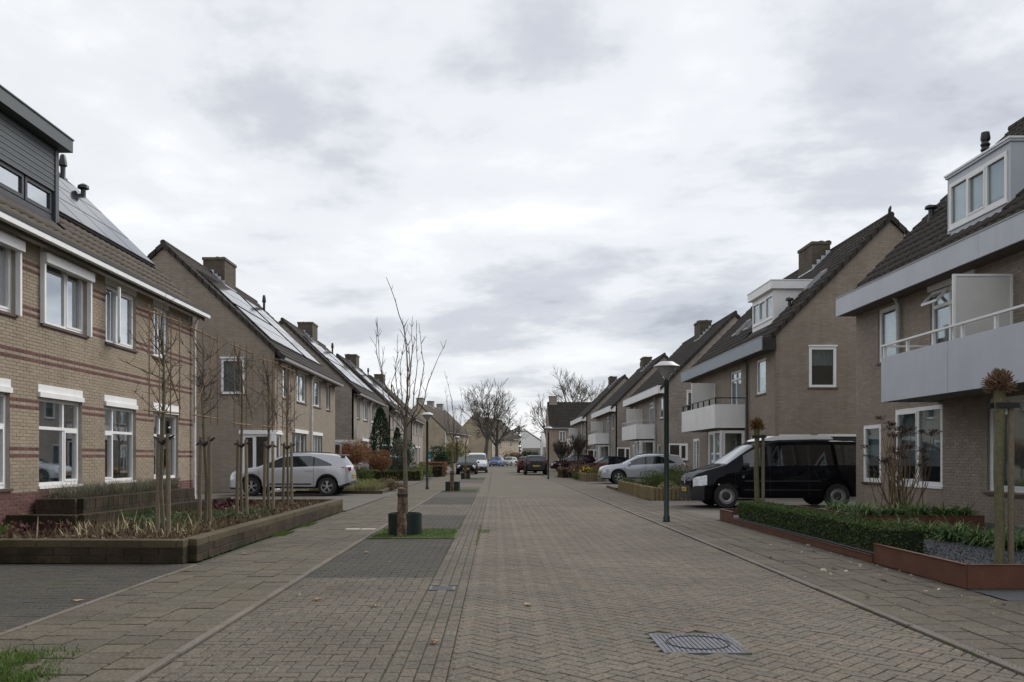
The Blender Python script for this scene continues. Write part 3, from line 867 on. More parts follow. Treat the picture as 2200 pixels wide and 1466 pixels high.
def chimney(h, u0, u1, d0, d1, top, mat=None, pots=False):
    s, D = h['s'], h['D']
    X0, X1 = sorted((s * d0, s * d1))
    zb = h['eave'] + (min(d0, D - d1)) * h['rise'] - 0.2
    mb = MB(); mb.box(X0, X1, u0, u1, zb, top); c = mb.build('chimney', mat or BRICK_C, h['roof'])
    mb = MB(); mb.box(X0 - 0.04, X1 + 0.04, u0 - 0.04, u1 + 0.04, top - 0.09, top + 0.03)
    for i in range(14):
        x, y = random.uniform(X0, X1), random.uniform(u0, u1); r_ = random.uniform(0.05, 0.13)
        mb.lathe([(r_, 0), (r_ * 0.8, r_ * 0.3), (0.01, r_ * 0.45)], 6, (x, y, top + 0.03))
    mb.build('chimney_cap', MOSSYTOP, h['roof'])
    mb = MB()
    n = 4
    for i in range(n):       # stepped lead flashing on the near flank
        da = d0 + (min(d1, D / 2) - d0) * i / n; db = d0 + (min(d1, D / 2) - d0) * (i + 1) / n
        zr = h['eave'] + 0.12 + da * h['rise']
        mb.box(*sorted((s * da, s * db)), u0 - 0.012, u0 + 0.01, zr - 0.1, zr + 0.30 + 0.03 * (i % 2))
    zr = h['eave'] + 0.12 + d0 * h['rise']
    mb.box(*sorted((s * (d0 - 0.02), s * (d0 + 0.01))), u0 - 0.012, u1 + 0.012, zr - 0.15, zr + 0.12)
    mb.build('flashing', LEAD, h['roof'])

def vent(h, u, d, kind=0, hgt=0.7):
    s = h['s']; z = h['eave'] + 0.15 + d * h['rise'] if d < h['D'] / 2 else h['zr']
    mb = MB()
    if kind == 0: mb.lathe([(0.10, -0.15), (0.09, 0.05), (0.065, 0.12), (0.065, hgt * 0.55), (0.11, hgt * 0.6), (0.10, hgt * 0.72), (0.075, hgt * 0.95), (0.05, hgt), (0.0, hgt)], 12, (s * d, u, z))
    elif kind == 1: mb.lathe([(0.12, -0.15), (0.08, 0.02), (0.065, 0.06), (0.065, hgt * 0.7), (0.15, hgt * 0.75), (0.14, hgt * 0.9), (0.06, hgt), (0.0, hgt)], 12, (s * d, u, z))
    else: mb.lathe([(0.09, -0.2), (0.09, hgt * .3), (0.12, hgt * .35), (0.09, hgt * .45), (0.12, hgt * .55), (0.09, hgt * .65), (0.12, hgt * .75), (0.10, hgt), (0.0, hgt)], 12, (s * d, u, z))
    o = mb.build('vent_pipe', BLACK, h['roof'], smooth=False)
    smooth_angle(o)

def solar(h, u0, u1, r0, nrow, pw=1.0, pl=1.66, portrait=False, gap_after=None):
    """panels on the street slope; r0 metres up from the eave edge"""
    s = h['s']; d0, z0 = -h['over'], h['zo']
    sl = math.hypot(h['D'] / 2 + h['over'], h['zr'] - h['zo'])
    ed, ez = (h['D'] / 2 + h['over']) / sl, (h['zr'] - h['zo']) / sl
    def F(c, r, o): return (s * (d0 + ed * r - ez * o), c, z0 + ez * r + ed * o)
    n = int((u1 - u0) / pl)
    for i in range(n):
        for j in range(nrow):
            a, r = u0 + i * pl, r0 + j * pw + (0.14 if gap_after is not None and j >= gap_after else 0)
            mb = MB(); P = lambda aa, oo, zz: F(aa, zz, oo)
            mb.pbox(P, a + 0.012, a + pl - 0.012, 0.10, 0.145, r + 0.012, r + pw - 0.012)
            p = mb.build('solar_panel', PANELRIM, h['th'])
            mb = MB(); mb.add([F(a + 0.03, r + 0.03, 0.148), F(a + pl - 0.03, r + 0.03, 0.148), F(a + pl - 0.03, r + pw - 0.03, 0.148), F(a + 0.03, r + pw - 0.03, 0.148)], [(0, 1, 2, 3)])
            mb.build('solar_cells', PANEL, p)
    mb = MB(); P = lambda aa, oo, zz: F(aa, zz, oo)
    mb.pbox(P, u0 - 0.02, u0 + n * pl + 0.02, 0.05, 0.10, r0 - 0.03, r0 + 0.02); mb.build('mounting_rail', PANELRIM, h['th'])

def downpipe(h, u, mat, z1=None, o=0.09, r_=0.045, z0=0.02):
    P = h['PF']; z1 = z1 or h['eave'] - 0.3
    mb = MB(); mb.tube([P(u, o, z0), P(u, o, z1 - 0.25), P(u, o + 0.05, z1 - 0.08), P(u, h['over'] - 0.05, z1 + 0.15)], r_, 10)
    for z in [q for q in (0.9, 2.4, 3.9) if q > z0]: mb.lathe([(r_ + 0.008, -0.02), (r_ + 0.008, 0.02)], 10, P(u, o, z)); 
    p = mb.build('downpipe', mat, h['th']); smooth_angle(p)

# ---------------------------------------------------------------- left: the buff brick row at the front
L1E = 5.5
W1 = []     # near end at y=6, far end at 24.1
Y1 = 6.0
def yy(a): return a - Y1
up = [(13.4, 15.2), (16.08, 17.85), (18.74, 20.3), (21.37, 22.3), (8.2, 9.8), (10.6, 12.2)]
gr = [(13.3, 15.03), (16.0, 17.65), (18.7, 20.3), (21.37, 23.0), (8.2, 9.8), (10.6, 12.2)]
fr1 = [(yy(a), yy(b), 3.90, 5.16) for a, b in up] + [(yy(a), yy(b), 0.84, 2.50) for a, b in gr]
h1 = house('row_house', 'buff brick row house with red brick stripes and dark dormer at left edge', -1, 8.5, Y1, 18.1, D=8.6, eave=L1E, ridge=9.7, near=2, brick=BRICK_F, front=fr1, over=0.30, group='houses along the left side')
REDZ = [4.90625, 4.78125, 4.09375, 3.96875, 3.28125, 3.15625, 2.40625, 2.28125, 1.53125, 1.40625]
lint = [(yy(a) - 0.04, yy(b) + 0.04, 2.502, 2.75) for a, b in gr] + [(yy(a) - 0.04, yy(b) + 0.04, 5.162, 5.33) for a, b in up]
def isred(z): return z < 0.76 or any(abs(z - q) < 0.02 for q in REDZ)
bricks(h1['th'], h1['wf'], h1['PF'], 0, 18.1, 0.0, L1E - 0.05, h1['hf'] + lint, BRICK_Y, band=isred, band_mat=BRICK_R, most=300)
P = h1['PF']
for i, (a, b) in enumerate(up):
    a, b = yy(a), yy(b)
    shut = i in (0, 1)
    w = window(h1['th'], P, a, b, 3.90, 5.16, cols=(0.58,) if i < 2 else ((0.36,) if i != 3 else (0.45,)), curtain=(CURTAIN, 0.04, 0.96, 0.0) if i != 3 else (GREYCURTAIN, 0.1, 0.9, 0.3), low=None)
    m2 = MB(); m2.pbox(P, a - 0.04, b + 0.04, -0.1, 0.006, 5.164, 5.32); m2.build('lintel', CREAM, w)
    if shut:        # roller shutter frame around the opening
        m2 = MB(); m2.pbox(P, a - 0.06, b + 0.08, 0.012, 0.15, 5.02, 5.20); m2.pbox(P, a - 0.06, a, 0.012, 0.10, 3.88, 5.018); m2.pbox(P, b, b + 0.06, 0.012, 0.10, 3.88, 5.018)
        m2.build('shutter_box', WHITE, w)
    if i == 2:      # the casement that stands open
        m2 = MB(); x0, y0_ = a + 0.05, b
        e0 = Vector((0.02, a + 0.06, 0)); d_ = Vector((0.62, -0.28, 0)).normalized()
        # leaf hinged at its far side swings out over the street
        hx = a + 0.62
        for (z0_, z1_) in ((3.95, 4.02), (5.03, 5.10)): m2.bar((0.02, hx, (z0_ + z1_) / 2), (0.26, a + 0.08, (z0_ + z1_) / 2), 0.05, z1_ - z0_)
        m2.bar((0.02, hx, 4.0), (0.02, hx, 5.08), 0.05); m2.bar((0.26, a + 0.08, 4.0), (0.26, a + 0.08, 5.08), 0.05)
        m2.build('open_casement', WHITE, w)
        m2 = MB(); m2.add([(0.02, hx, 4.0), (0.26, a + 0.08, 4.0), (0.26, a + 0.08, 5.06), (0.02, hx, 5.06)], [(0, 1, 2, 3)]); m2.build('pane', GLASS, w)
for i, (a, b) in enumerate(gr):
    a, b = yy(a), yy(b)
    w = window(h1['th'], P, a, b, 0.84, 2.50, cols=(0.62,) if i < 2 else (0.32,), transom=0.66, low=1 if i < 2 else 0, sill='tile' if i in (0, 3) else 'white',
               curtain=(GREYCURTAIN, 0.0, 0.7, 0.0) if i < 2 else None)
    m2 = MB(); m2.pbox(P, a - 0.03, b + 0.03, -0.1, 0.05, 2.505, 2.60); m2.pbox(P, a - 0.035, b + 0.035, -0.1, 0.010, 2.602, 2.745); m2.build('lintel', WHITE_P, w)
    if i == 2:
        m2 = MB()
        for k in range(400):
            m2.leaf((-0.45 + random.gauss(0, .1), a + 0.9 + random.gauss(0, .16), 1.3 + random.gauss(0, .2)), 0.12)
        m2.build('house_plant', multi('indoor_plant', [(0.03, 0.09, 0.02), (0.06, 0.14, 0.03)], fine=0), w)
# eaves board, gutter, roof, dormer, panels
mb = MB(); mb.pbox(P, -0.05, 18.35, 0.012, 0.42, 5.30, 5.325); mb.pbox(P, -0.05, 18.35, 0.38, 0.42, 5.327, 5.40); mb.pbox(P, 18.31, 18.35, 0.012, 0.379, 5.327, 5.39); mb.build('eaves_board', WHITE, h1['th'])
mb = MB(); mb.pbox(P, -0.05, 18.37, 0.37, 0.435, 5.402, 5.45); mb.build('gutter', BLACK, h1['th'])
downpipe(h1, yy(24.0), simple('pvc_pipe', (0.72, 0.72, 0.73), 0.5), z1=5.2)
sl1 = math.hypot(4.6, h1['zr'] - h1['zo'])
roof_tiles(h1['th'], h1['roof'], -1, -0.30, h1['zo'], 4.3, h1['zr'], -0.05, 18.15, TILE_L, holes=[(yy(8.0), yy(17.95), 1.1, 4.6), (yy(18.1), yy(23.7), 1.75, 4.9)], most=300)
ridge_and_verge(h1, TILE_L, verge=False)
for i in range(16):     # verge tiles on the far end, seen against the sky
    t0, t1 = i / 16, (i + 1.1) / 16
    mb = MB(); q = [(-0.3 + 4.6 * t, h1['zo'] + (h1['zr'] - h1['zo']) * t) for t in (t0, min(1, t1))]
    vs = []
    for y in (18.16, 18.22): vs += [(-q[0][0], y, q[0][1] - .14), (-q[1][0], y, q[1][1] - .16), (-q[1][0], y, q[1][1] + .05), (-q[0][0], y, q[0][1] + .085)]
    mb.add(vs, [(0, 1, 2, 3), (7, 6, 5, 4), (0, 4, 5, 1), (1, 5, 6, 2), (2, 6, 7, 3), (3, 7, 4, 0)]); mb.build('verge_tile', TILE_L, h1['roof'])
solar(h1, yy(18.15), yy(23.7), 1.75, 3, pw=1.02, pl=1.38)
vent(h1, yy(23.45), 3.3, 0, 0.75); vent(h1, yy(23.4), 2.72, 1, 0.5)
# dormer with roller shutter
dx0, dz0, dz1 = 0.68, 6.32, 7.78
ya, yb = yy(7.9), yy(17.95)
Pd = lambda a, o, z: (-(dx0 - o), a, z)
mb = MB()
mb.box(-3.4, -(dx0 + 0.12), ya, yb, dz0 - 0.4, dz1); mb.pbox(Pd, ya, yb, -0.12, 0.0, dz0 - 0.45, dz0 + 0.06)
dm = mb.build('dormer', ANTHRA, h1['th'])
mb = MB(); mb.box(-3.9, -(dx0 - 0.28), ya - 0.1, yb + 0.16, dz1, dz1 + 0.25); mb.build('dormer_roof', SHUTTER, dm)
mb = MB(); mb.box(-3.9, -(dx0 - 0.30), ya - 0.12, yb + 0.18, dz1 + 0.251, dz1 + 0.28); mb.build('roof_trim', BLACK, dm)
mb = MB(); mb.pbox(Pd, yb - 0.12, yb + 0.01, -0.125, 0.06, dz0 - 0.3, dz1 - 0.004); mb.build('corner_post', SHUTTER, dm)
k = 0; z = dz1 - 0.02
while z > 6.92:
    mb = MB(); mb.pbox(Pd, ya + 0.1, yb - 0.14, -0.02, 0.035 + 0.008 * (k % 2), z - 0.052, z - 0.004); mb.build('shutter_slat', SHUTTER, dm); z -= 0.055; k += 1
for i in range(6):
    b = yb - 0.16 - i * 1.05
    window(h1['th'], Pd, b - 1.0, b, dz0 + 0.08, 6.88, cols=(), fw=0.075, rec=0.0, mat=ANTHRA, sill=None, curtain=(GREYCURTAIN, 0.02, 0.98, 0))

# ---------------------------------------------------------------- left: the taupe brick semis behind
def left_semi(label, y0, L, near, tiles_most, panels, xf=8.8, vents=True, gwin=True):
    up = [(1.27, 2.3, 0), (3.8, 5.7, 1), (6.95, 8.9, 1), (10.4, 11.4, 0)]
    gd = [(2.95, 5.7), (6.95, 9.3)]
    front = [(a, b, 3.85, 5.2) for a, b, _ in up] + [(a, b, 0.35, 2.45) for a, b in gd] + [(0.3, 0.95, 0.02, 2.3)]
    side = [(1.2, 2.13, 3.9, 5.3), (0.16, 1.3, 0.02, 2.3)]
    h = house('semi_detached_house', label, -1, xf, y0, L, D=8.8, eave=5.6, ridge=9.75, near=near, front=front, side=side, over=0.38, group='houses along the left side')
    th, P, PG = h['th'], h['PF'], h['PG']
    if near:
        bricks(th, h['wg'], PG, 0.0, 8.8, 0.0, 9.6, h['hs'], BRICK_G, span=lambda z: (0.0, 8.8) if z < 5.55 else ((z - 5.55) / h['rise'], 8.8 - (z - 5.55) / h['rise']), most=300)
        bricks(th, h['wf'], P, 0.0, L, 0.0, 5.5, h['hf'], BRICK_G, most=150)
    for i, (a, b, two) in enumerate(up):
        window(th, P, a, b, 3.85, 5.2, cols=(0.42,) if two else (), box=0.10, curtain=(CURTAIN, 0.05, 0.45, 0.0) if i % 2 else (GREYCURTAIN, 0.3, 0.95, 0))
    for i, (a, b) in enumerate(gd):
        window(th, P, a, b, 0.35, 2.45, cols=(0.33, 0.66) if i == 0 else (0.4, 0.7), box=0.10 if i == 0 else 0.04, curtain=(CURTAIN, 0.02, 0.98, 0.0), low=9)
    window(th, PG, 1.2, 2.13, 3.9, 5.3, cols=(), fw=0.09, rec=0.02, box=0.06, boxh=0.07, curtain=(GREYCURTAIN, 0, 1, 0))
    # corner porch: glazed door round the corner under a white lintel
    window(th, PG, 0.16, 1.3, 0.02, 2.3, cols=(0.55,), fw=0.09, rec=0.02, sill=None, name='porch_window')
    window(th, P, 0.3, 0.95, 0.02, 2.3, cols=(), fw=0.09, rec=0.02, sill=None, name='porch_window')
    mb = MB(); mb.pbox(PG, -0.06, 1.4, 0.012, 0.08, 2.3, 2.46); mb.build('porch_lintel', WHITE, th)
    mb = MB(); mb.pbox(P, -0.075, 1.05, 0.012, 0.08, 2.3, 2.462); mb.build('porch_lintel', WHITE, th)
    mb = MB(); mb.pbox(PG, -0.06, 0.14, 0.012, 0.07, 0.0, 2.298); mb.build('porch_post', WHITE, th)
    # gutter
    mb = MB(); z = h['zo'] - 0.02
    pts = [(0.30, 0.0), (0.27, -0.10), (0.36, -0.13), (0.45, -0.10), (0.47, 0.0), (0.44, 0.0), (0.42, -0.08), (0.36, -0.10), (0.32, -0.08)]
    mb.prism(pts, lambda o, zz, u: P(u, o, z + zz), -0.1, L + 0.1); mb.build('gutter', ZINC, th)
    mb = MB(); mb.pbox(P, -0.06, L + 0.06, 0.012, 0.30, z - 0.10, z - 0.04); mb.build('soffit', simple('soffit_brown', (0.09, 0.075, 0.065), 0.7), th)
    downpipe(h, 6.55, simple('pvc_pipe', (0.6, 0.6, 0.6)), z1=z - 0.15)
    roof_tiles(th, h['roof'], -1, -0.38, h['zo'], 4.4, h['zr'], -0.06, L + 0.06, TILE, holes=[(0.5, 6.4, 0.9, 5.1), (6.8, L - 1.0, 0.9, 5.6)] if panels else (), most=tiles_most)
    ridge_and_verge(h, TILE)
    if panels:
        solar(h, 0.5, 6.3, 1.0, 4, pw=1.0, pl=1.9, gap_after=2); solar(h, 6.9, L - 1.2, 1.0, 4 if panels == 1 else 3, pw=1.02, pl=1.7)
    chimney(h, 5.6, 7.3, 3.75, 4.75, 10.6)
    if vents: vent(h, L - 1.0, 3.6, 0, 0.9)
    return h
left_semi('taupe brick house with gable window and solar panels behind the silver car', 34.2, 12.8, 1, 200, 1)
left_semi('taupe brick house with solar panels behind the tall dark conifer', 53.2, 13.0, 0, 0, 1)
left_semi('third taupe brick house from the front with solar panels', 71.6, 12.8, 0, 0, 2)
left_semi('last and smallest taupe brick house of the left row', 90.0, 13.0, 0, 0, 0)

# ---------------------------------------------------------------- right: brick houses with balconies
def bay_front(th, P, s, u0, u1, pr, z1):
    """glazed bay below the balcony"""
    Pf = lambda a, o, z: P(a, o + pr, z)
    window(th, Pf, u0, u1, 0.25, z1, cols=(0.5,), fw=0.09, rec=0.0, sill='tile', curtain=(CURTAIN, 0, 1, 0), name='bay_window')
    Pn = lambda a, o, z: P(u0 + 0.075 - o, a, z)
    window(th, Pn, 0.01, pr - 0.08, 0.25, z1, cols=(), fw=0.11, rec=0.0, sill=None, name='bay_window')
    mb = MB(); mb.pbox(P, u0, u1, 0.012, pr - 0.0, -0.05, 0.20); mb.build('bay_plinth', BRICK_F, th)
def balcony(h, u0, u1, pr, mat, railmat, seams, z0=2.55, z1=3.49, chamfer=0.0, screen=None, zrail=3.74):
    th, P = h['th'], h['PF']
    mb = MB(); mb.pbox(P, u0 + 0.03, u1 - 0.03, 0.012, pr - 0.02, z0 + 0.04, z0 + 0.2); mb.build('balcony_floor', simple('concrete_edge', (0.3, 0.29, 0.28), 0.9), th)
    es = [u0] + sorted(seams) + [u1]
    for a, b in zip(es[:-1], es[1:]):
        mb = MB(); mb.pbox(P, a + 0.006, b - 0.006, pr - 0.015, pr + 0.02, z0, z1); mb.build('balcony_panel', mat, th)
    for e, o0 in ((u0, -0.02), (u1, -0.015)):
        mb = MB(); mb.pbox(P, e + o0, e + o0 + 0.033, 0.012, pr - 0.02, z0 + 0.001, z1 - 0.001); mb.build('balcony_panel', mat, th)
    mb = MB()
    mb.bar(P(u0, pr, zrail), P(u1, pr, zrail), 0.05, 0.04); mb.build('balcony_rail', railmat, th)
    for e in (u0, u1):
        mb = MB(); mb.bar(P(e, pr, zrail), P(e, 0.02, zrail), 0.05, 0.04); mb.build('balcony_rail', railmat, th)
    n = max(3, int((u1 - u0) / 0.95))
    for i in range(n + 1):
        u = u0 + 0.07 + (u1 - u0 - 0.14) * i / n
        mb = MB(); mb.bar(P(u, pr - 0.03, z0 + 0.2), P(u, pr - 0.03, zrail), 0.055, 0.055); mb.build('balcony_post', railmat, th)
    if screen is not None:
        z_a, z_b = 2.9, 4.66
        mb = MB(); mb.pbox(P, screen - 0.01, screen + 0.01, 0.10, pr - 0.12, z_a, z_b); sp = mb.build('balcony_screen', FROST, th)
        mb = MB()
        for o0, o1 in ((0.06, 0.10), (pr - 0.12, pr - 0.07)): mb.pbox(P, screen - 0.025, screen + 0.025, o0, o1, z_a, z_b + 0.04)
        mb.pbox(P, screen - 0.025, screen + 0.025, 0.10, pr - 0.12, z_b, z_b + 0.04); mb.build('screen_frame', WHITE, sp)

def fascia(h, mat, hgt=0.46, endcap=None, seams=()):
    th, P, L = h['th'], h['PF'], h['L']
    z1 = h['zo'] + 0.17
    es = [-0.07] + sorted(seams) + [L + 0.07]
    for a, b in zip(es[:-1], es[1:]):
        mb = MB(); mb.pbox(P, a + 0.004, b - 0.004, h['over'] + 0.09, h['over'] + 0.13, z1 - hgt, z1); mb.build('fascia_board', mat, th)
    mb = MB(); mb.pbox(P, -0.068, L + 0.068, 0.012, h['over'] + 0.09, z1 - hgt + 0.01, z1 - hgt + 0.05); mb.build('soffit', simple('soffit_brown', (0.09, 0.075, 0.065)), th)
    mb = MB(); mb.pbox(P, -0.075, -0.04, 0.0, h['over'] + 0.088, z1 - hgt + 0.003, z1 - 0.004); mb.build('fascia_end', endcap or mat, th)
    mb = MB(); mb.pbox(P, L + 0.04, L + 0.075, 0.0, h['over'] + 0.088, z1 - hgt + 0.003, z1 - 0.004); mb.build('fascia_end', mat, th)
    mb = MB(); mb.pbox(P, -0.075, L + 0.075, h['over'] + 0.07, h['over'] + 0.145, z1 + 0.002, z1 + 0.025); mb.build('gutter_edge', ZINC, th)

def dormer(h, d, u0, u1, z0, z1, mat, roofmat, npane=3, over=0.0, fh=0.3):
    s, th = h['s'], h['th']
    Pd = lambda a, o, z: (s * (d - o), a, z)
    de = (z1 - h['eave']) / h['rise']
    mb = MB()
    poly = [(d, z0 - 0.25), (d, z1), (de + 0.2, z1), ((z0 - 0.45 - h['eave']) / h['rise'] + 0.3, z0 - 0.45)]
    zr0 = h['eave'] + d * h['rise']
    poly = [(d, zr0 - 0.1), (d, z1), (de + 0.25, z1), (de + 0.25, z1 - 0.3)]
    for a, b in ((u0, u0 + 0.08), (u1 - 0.08, u1)):
        mb.prism(poly, lambda x, z, y: (s * x, y, z), a, b)
    mb.pbox(Pd, u0 + 0.08, u1 - 0.08, -0.10, 0.0, zr0 - 0.1, z0); mb.pbox(Pd, u0 + 0.08, u1 - 0.08, -0.10, 0.0, z1 - 0.14, z1)
    dm = mb.build('dormer', mat, th)
    mb = MB(); mb.box(*sorted((s * (d - 0.04 - over), s * (de + 0.3))), u0 - 0.03 - over, u1 + 0.03 + over, z1 + 0.002, z1 + fh); mb.build('dormer_roof', roofmat, dm)
    mb = MB(); mb.box(*sorted((s * (d - 0.06 - over), s * (de + 0.3))), u0 - 0.05 - over, u1 + 0.05 + over, z1 + fh + 0.002, z1 + fh + 0.04); mb.build('roof_trim', WHITE, dm)
    window(th, Pd, u0 + 0.1, u1 - 0.1, z0, z1 - 0.14, cols=tuple((i + 1) / npane for i in range(npane - 1)), fw=0.08, rec=-0.02, sill='white', curtain=(CURTAIN, 0.02, 0.98, 0.25))
def skylight(h, u0, u1, r0, r1):
    s = h['s']; d0, z0 = -h['over'], h['zo']
    sl = math.hypot(h['D'] / 2 + h['over'], h['zr'] - h['zo']); ed, ez = (h['D'] / 2 + h['over']) / sl, (h['zr'] - h['zo']) / sl
    F = lambda c, o, r: (s * (d0 + ed * r - ez * o), c, z0 + ez * r + ed * o)
    mb = MB()
    for a, b, c, d in ((u0, u0 + 0.07, r0, r1), (u1 - 0.07, u1, r0, r1), (u0 + .07, u1 - .07, r0, r0 + 0.07), (u0 + .07, u1 - .07, r1 - 0.07, r1)): mb.pbox(F, a, b, 0.02, 0.14, c, d)
    k = mb.build('skylight', simple('skylight_frame', (0.32, 0.33, 0.34), 0.4), h['th'])
    mb = MB(); mb.pbox(F, u0 + 0.07, u1 - 0.07, 0.09, 0.10, r0 + 0.07, r1 - 0.07); mb.build('pane', PANEL, k)

# nearest right-hand house (far corner at y = 22.5)
Y2 = 4.5
def y2(a): return a - Y2
LR1 = 18.0
f1 = [(y2(21.05), y2(22.05), 0.76, 2.2), (y2(18.15), y2(20.3), 0.76, 2.5), (y2(14.1), y2(16.5), 0.72, 2.5),
      (y2(20.25), y2(21.2), 3.7, 5.0), (y2(17.2), y2(18.65), 2.75, 4.95), (y2(12.2), y2(13.6), 2.75, 4.95), (y2(9.6), y2(12), 0.72, 2.5)]
r1 = house('balcony_house', 'taupe brick house with grey balcony and grey dormer at right edge', 1, 9.41, Y2, LR1, D=8.4, eave=5.62, ridge=9.9, near=1, front=f1, over=0.38, group='houses along the right side')
bricks(r1['th'], r1['wf'], r1['PF'], 0, LR1, 0, 5.4, r1['hf'], BRICK_G, most=300)
th, P = r1['th'], r1['PF']
window(th, P, *f1[0], cols=(), fw=0.10, rec=0.0, curtain=(CURTAIN, 0.0, 1.0, 0.45))
window(th, P, *f1[1], cols=(0.5,), fw=0.09, rec=0.0, sill='white', curtain=(CURTAIN, 0.0, 1.0, 0.45))
window(th, P, *f1[2], cols=(0.38,), fw=0.09, rec=0.05, curtain=(GREYCURTAIN, 0.1, 1.0, 0.0))
window(th, P, *f1[3], cols=(), fw=0.10, rec=0.03, curtain=(CURTAIN, 0.0, 1.0, 0.3))
w = window(th, P, *f1[4], cols=(0.5,), transom=0.84, fw=0.08, rec=0.03, sill=None, name='balcony_door', curtain=(CURTAIN, 0, 1, 0), low=9)
fa, fb = y2(17.95), y2(18.58)
mb = MB()
for q0, q1 in (((fa, .22, 4.66), (fb, .22, 4.66)), ((fa, .0, 4.90), (fb, .0, 4.90)), ((fa, .22, 4.66), (fa, .0, 4.90)), ((fb, .22, 4.66), (fb, .0, 4.90))): mb.bar(P(*q0), P(*q1), 0.05, 0.05)
mb.build('open_fanlight', WHITE, w)
mb = MB(); mb.add([P(fa, .22, 4.66), P(fb, .22, 4.66), P(fb, .0, 4.90), P(fa, .0, 4.90)], [(0, 1, 2, 3)]); mb.build('pane', GLASS, w)
window(th, P, *f1[5], cols=(0.5,), fw=0.08, rec=0.03, sill=None, name='balcony_door', curtain=(CURTAIN, 0, 1, 0))
window(th, P, *f1[6], cols=(0.5,), fw=0.09, rec=0.05, curtain=(GREYCURTAIN, 0.1, 1.0, 0.0))
mb = MB(); mb.pbox(P, y2(16.9), y2(18.7), 0.010, 0.05, 4.952, 5.25); mb.build('panel', WHITE_P, th)
fascia(r1, GREYPANEL, 0.46, seams=(y2(15.9), y2(11)))
balcony(r1, y2(8.0), y2(18.3), 1.21, GREYPANEL, WHITE, (y2(15.6), y2(12.4)), screen=y2(15.6))
downpipe(r1, y2(19.95), ZINC, z1=5.1, z0=2.8)
roof_tiles(th, r1['roof'], 1, -0.38, r1['zo'], 4.2, r1['zr'], -0.06, LR1 + 0.06, TILE, holes=[(y2(16.5), y2(18.7), 1.0, 3.0)], most=300)
ridge_and_verge(r1, TILE, verge=False)
dormer(r1, 0.42, y2(16.45), y2(18.75), 6.32, 7.42, GREYPANEL, GREYPANEL, 3, fh=0.05)
vent(r1, y2(22.3), 3.26, 2, 0.7); vent(r1, y2(21.7), 1.55, 1, 0.4)

def right_house(label, xf, y0, L, near, fmat, bmat, rmat, endcap=None, extras=True, tiles_most=0, detail=True, balc=(3.7, 9.8)):
    front = [(1.1, 2.26, 3.75, 5.05), (4.3, 5.9, 2.75, 4.95), (11.5, 12.5, 3.75, 5.05), (11.5, 12.7, 0.3, 2.3), (7.2, 9.6, 0.3, 2.4), (2.0, 3.1, 0.9, 2.2)]
    side = [(1.18, 2.15, 3.85, 5.3), (0.1, 1.25, 1.2, 2.2), (1.5, 3.2, 0.05, 2.2)]
    h = house('balcony_house', label, 1, xf, y0, L, D=8.1, eave=5.75, ridge=9.8, near=near, front=front, side=side, over=0.4, group='houses along the right side')
    th, P, PG = h['th'], h['PF'], h['PG']
    if near:
        bricks(th, h['wg'], PG, 0.0, 8.1, 0.0, 9.6, h['hs'], BRICK_G, span=lambda z: (0.0, 8.1) if z < 5.7 else ((z - 5.7) / h['rise'], 8.1 - (z - 5.7) / h['rise']), most=300)
        bricks(th, h['wf'], P, 0.0, L, 0.0, 5.55, h['hf'], BRICK_G, most=150)
    window(th, P, *front[0], cols=(), fw=0.09, rec=0.02, curtain=(CURTAIN, 0, 1, 0.5))
    window(th, P, *front[1], cols=(0.5,), transom=0.84, fw=0.08, rec=0.03, sill=None, name='balcony_door', curtain=(CURTAIN, 0, 1, 0), low=9)
    window(th, P, *front[2], cols=(), fw=0.09, rec=0.03, curtain=(GREYCURTAIN, 0, 1, 0))
    window(th, P, *front[3], cols=(0.5,), fw=0.10, rec=0.0, sill='white', curtain=(CURTAIN, 0, 0.6, 0))
    window(th, P, *front[4], cols=(0.35, 0.7), fw=0.09, rec=0.0, curtain=(CURTAIN, 0, 1, 0))
    window(th, P, *front[5], cols=(), fw=0.09, rec=0.03, curtain=(GREYCURTAIN, 0, 1, 0))
    window(th, PG, *side[0], cols=(), fw=0.10, rec=0.0, box=0.05, boxh=0.06, curtain=(GREYCURTAIN, 0, 1, 0.55))
    window(th, PG, *side[1], cols=(0.6,), fw=0.09, rec=0.0)
    mb = MB(); mb.pbox(PG, 1.5, 3.2, -0.1, -0.05, 0.05, 2.12); mb.build('garage_door', simple('garage_dark', (0.03, 0.04, 0.045), 0.5), th)
    mb = MB(); mb.pbox(PG, 1.5, 1.58, -0.1, 0.02, 0.05, 2.2); mb.pbox(PG, 3.12, 3.2, -0.1, 0.02, 0.05, 2.2); mb.pbox(PG, 1.58, 3.12, -0.1, 0.02, 2.12, 2.2); mb.build('garage_frame', WHITE, th)
    bay_front(th, P, 1, 3.7, 5.6, 1.0, 2.45)
    fascia(h, fmat, 0.46, endcap, seams=(4.2, 8.6))
    balcony(h, balc[0], balc[1], 1.2, bmat, rmat, (6.8,), screen=8.2)
    downpipe(h, 3.2, ANTHRA if rmat is BLACK else ZINC, z1=5.2)
    hol = [(2.0, 4.95, 1.2, 3.8)] if extras else []
    roof_tiles(th, h['roof'], 1, -0.4, h['zo'], 4.05, h['zr'], -0.06, L + 0.06, TILE, holes=hol, most=tiles_most)
    ridge_and_verge(h, TILE)
    chimney(h, 5.2, 6.8, 3.2, 3.95, 10.3)
    return h
r2 = right_house('taupe brick house with white dormer and white balcony behind the black van', 9.9, 30.5, 13.1, 1, BLUEGREY, WHITE_P, BLACK, endcap=BLACK, tiles_most=300)
dormer(r2, 0.62, 2.1, 4.85, 6.72, 7.75, WHITE_P, WHITE, 3, over=0.12, fh=0.3)
skylight(r2, 1.15, 1.75, 2.9, 3.9); skylight(r2, 6.4, 7.1, 1.9, 2.9); skylight(r2, 8.2, 8.9, 1.9, 2.9)
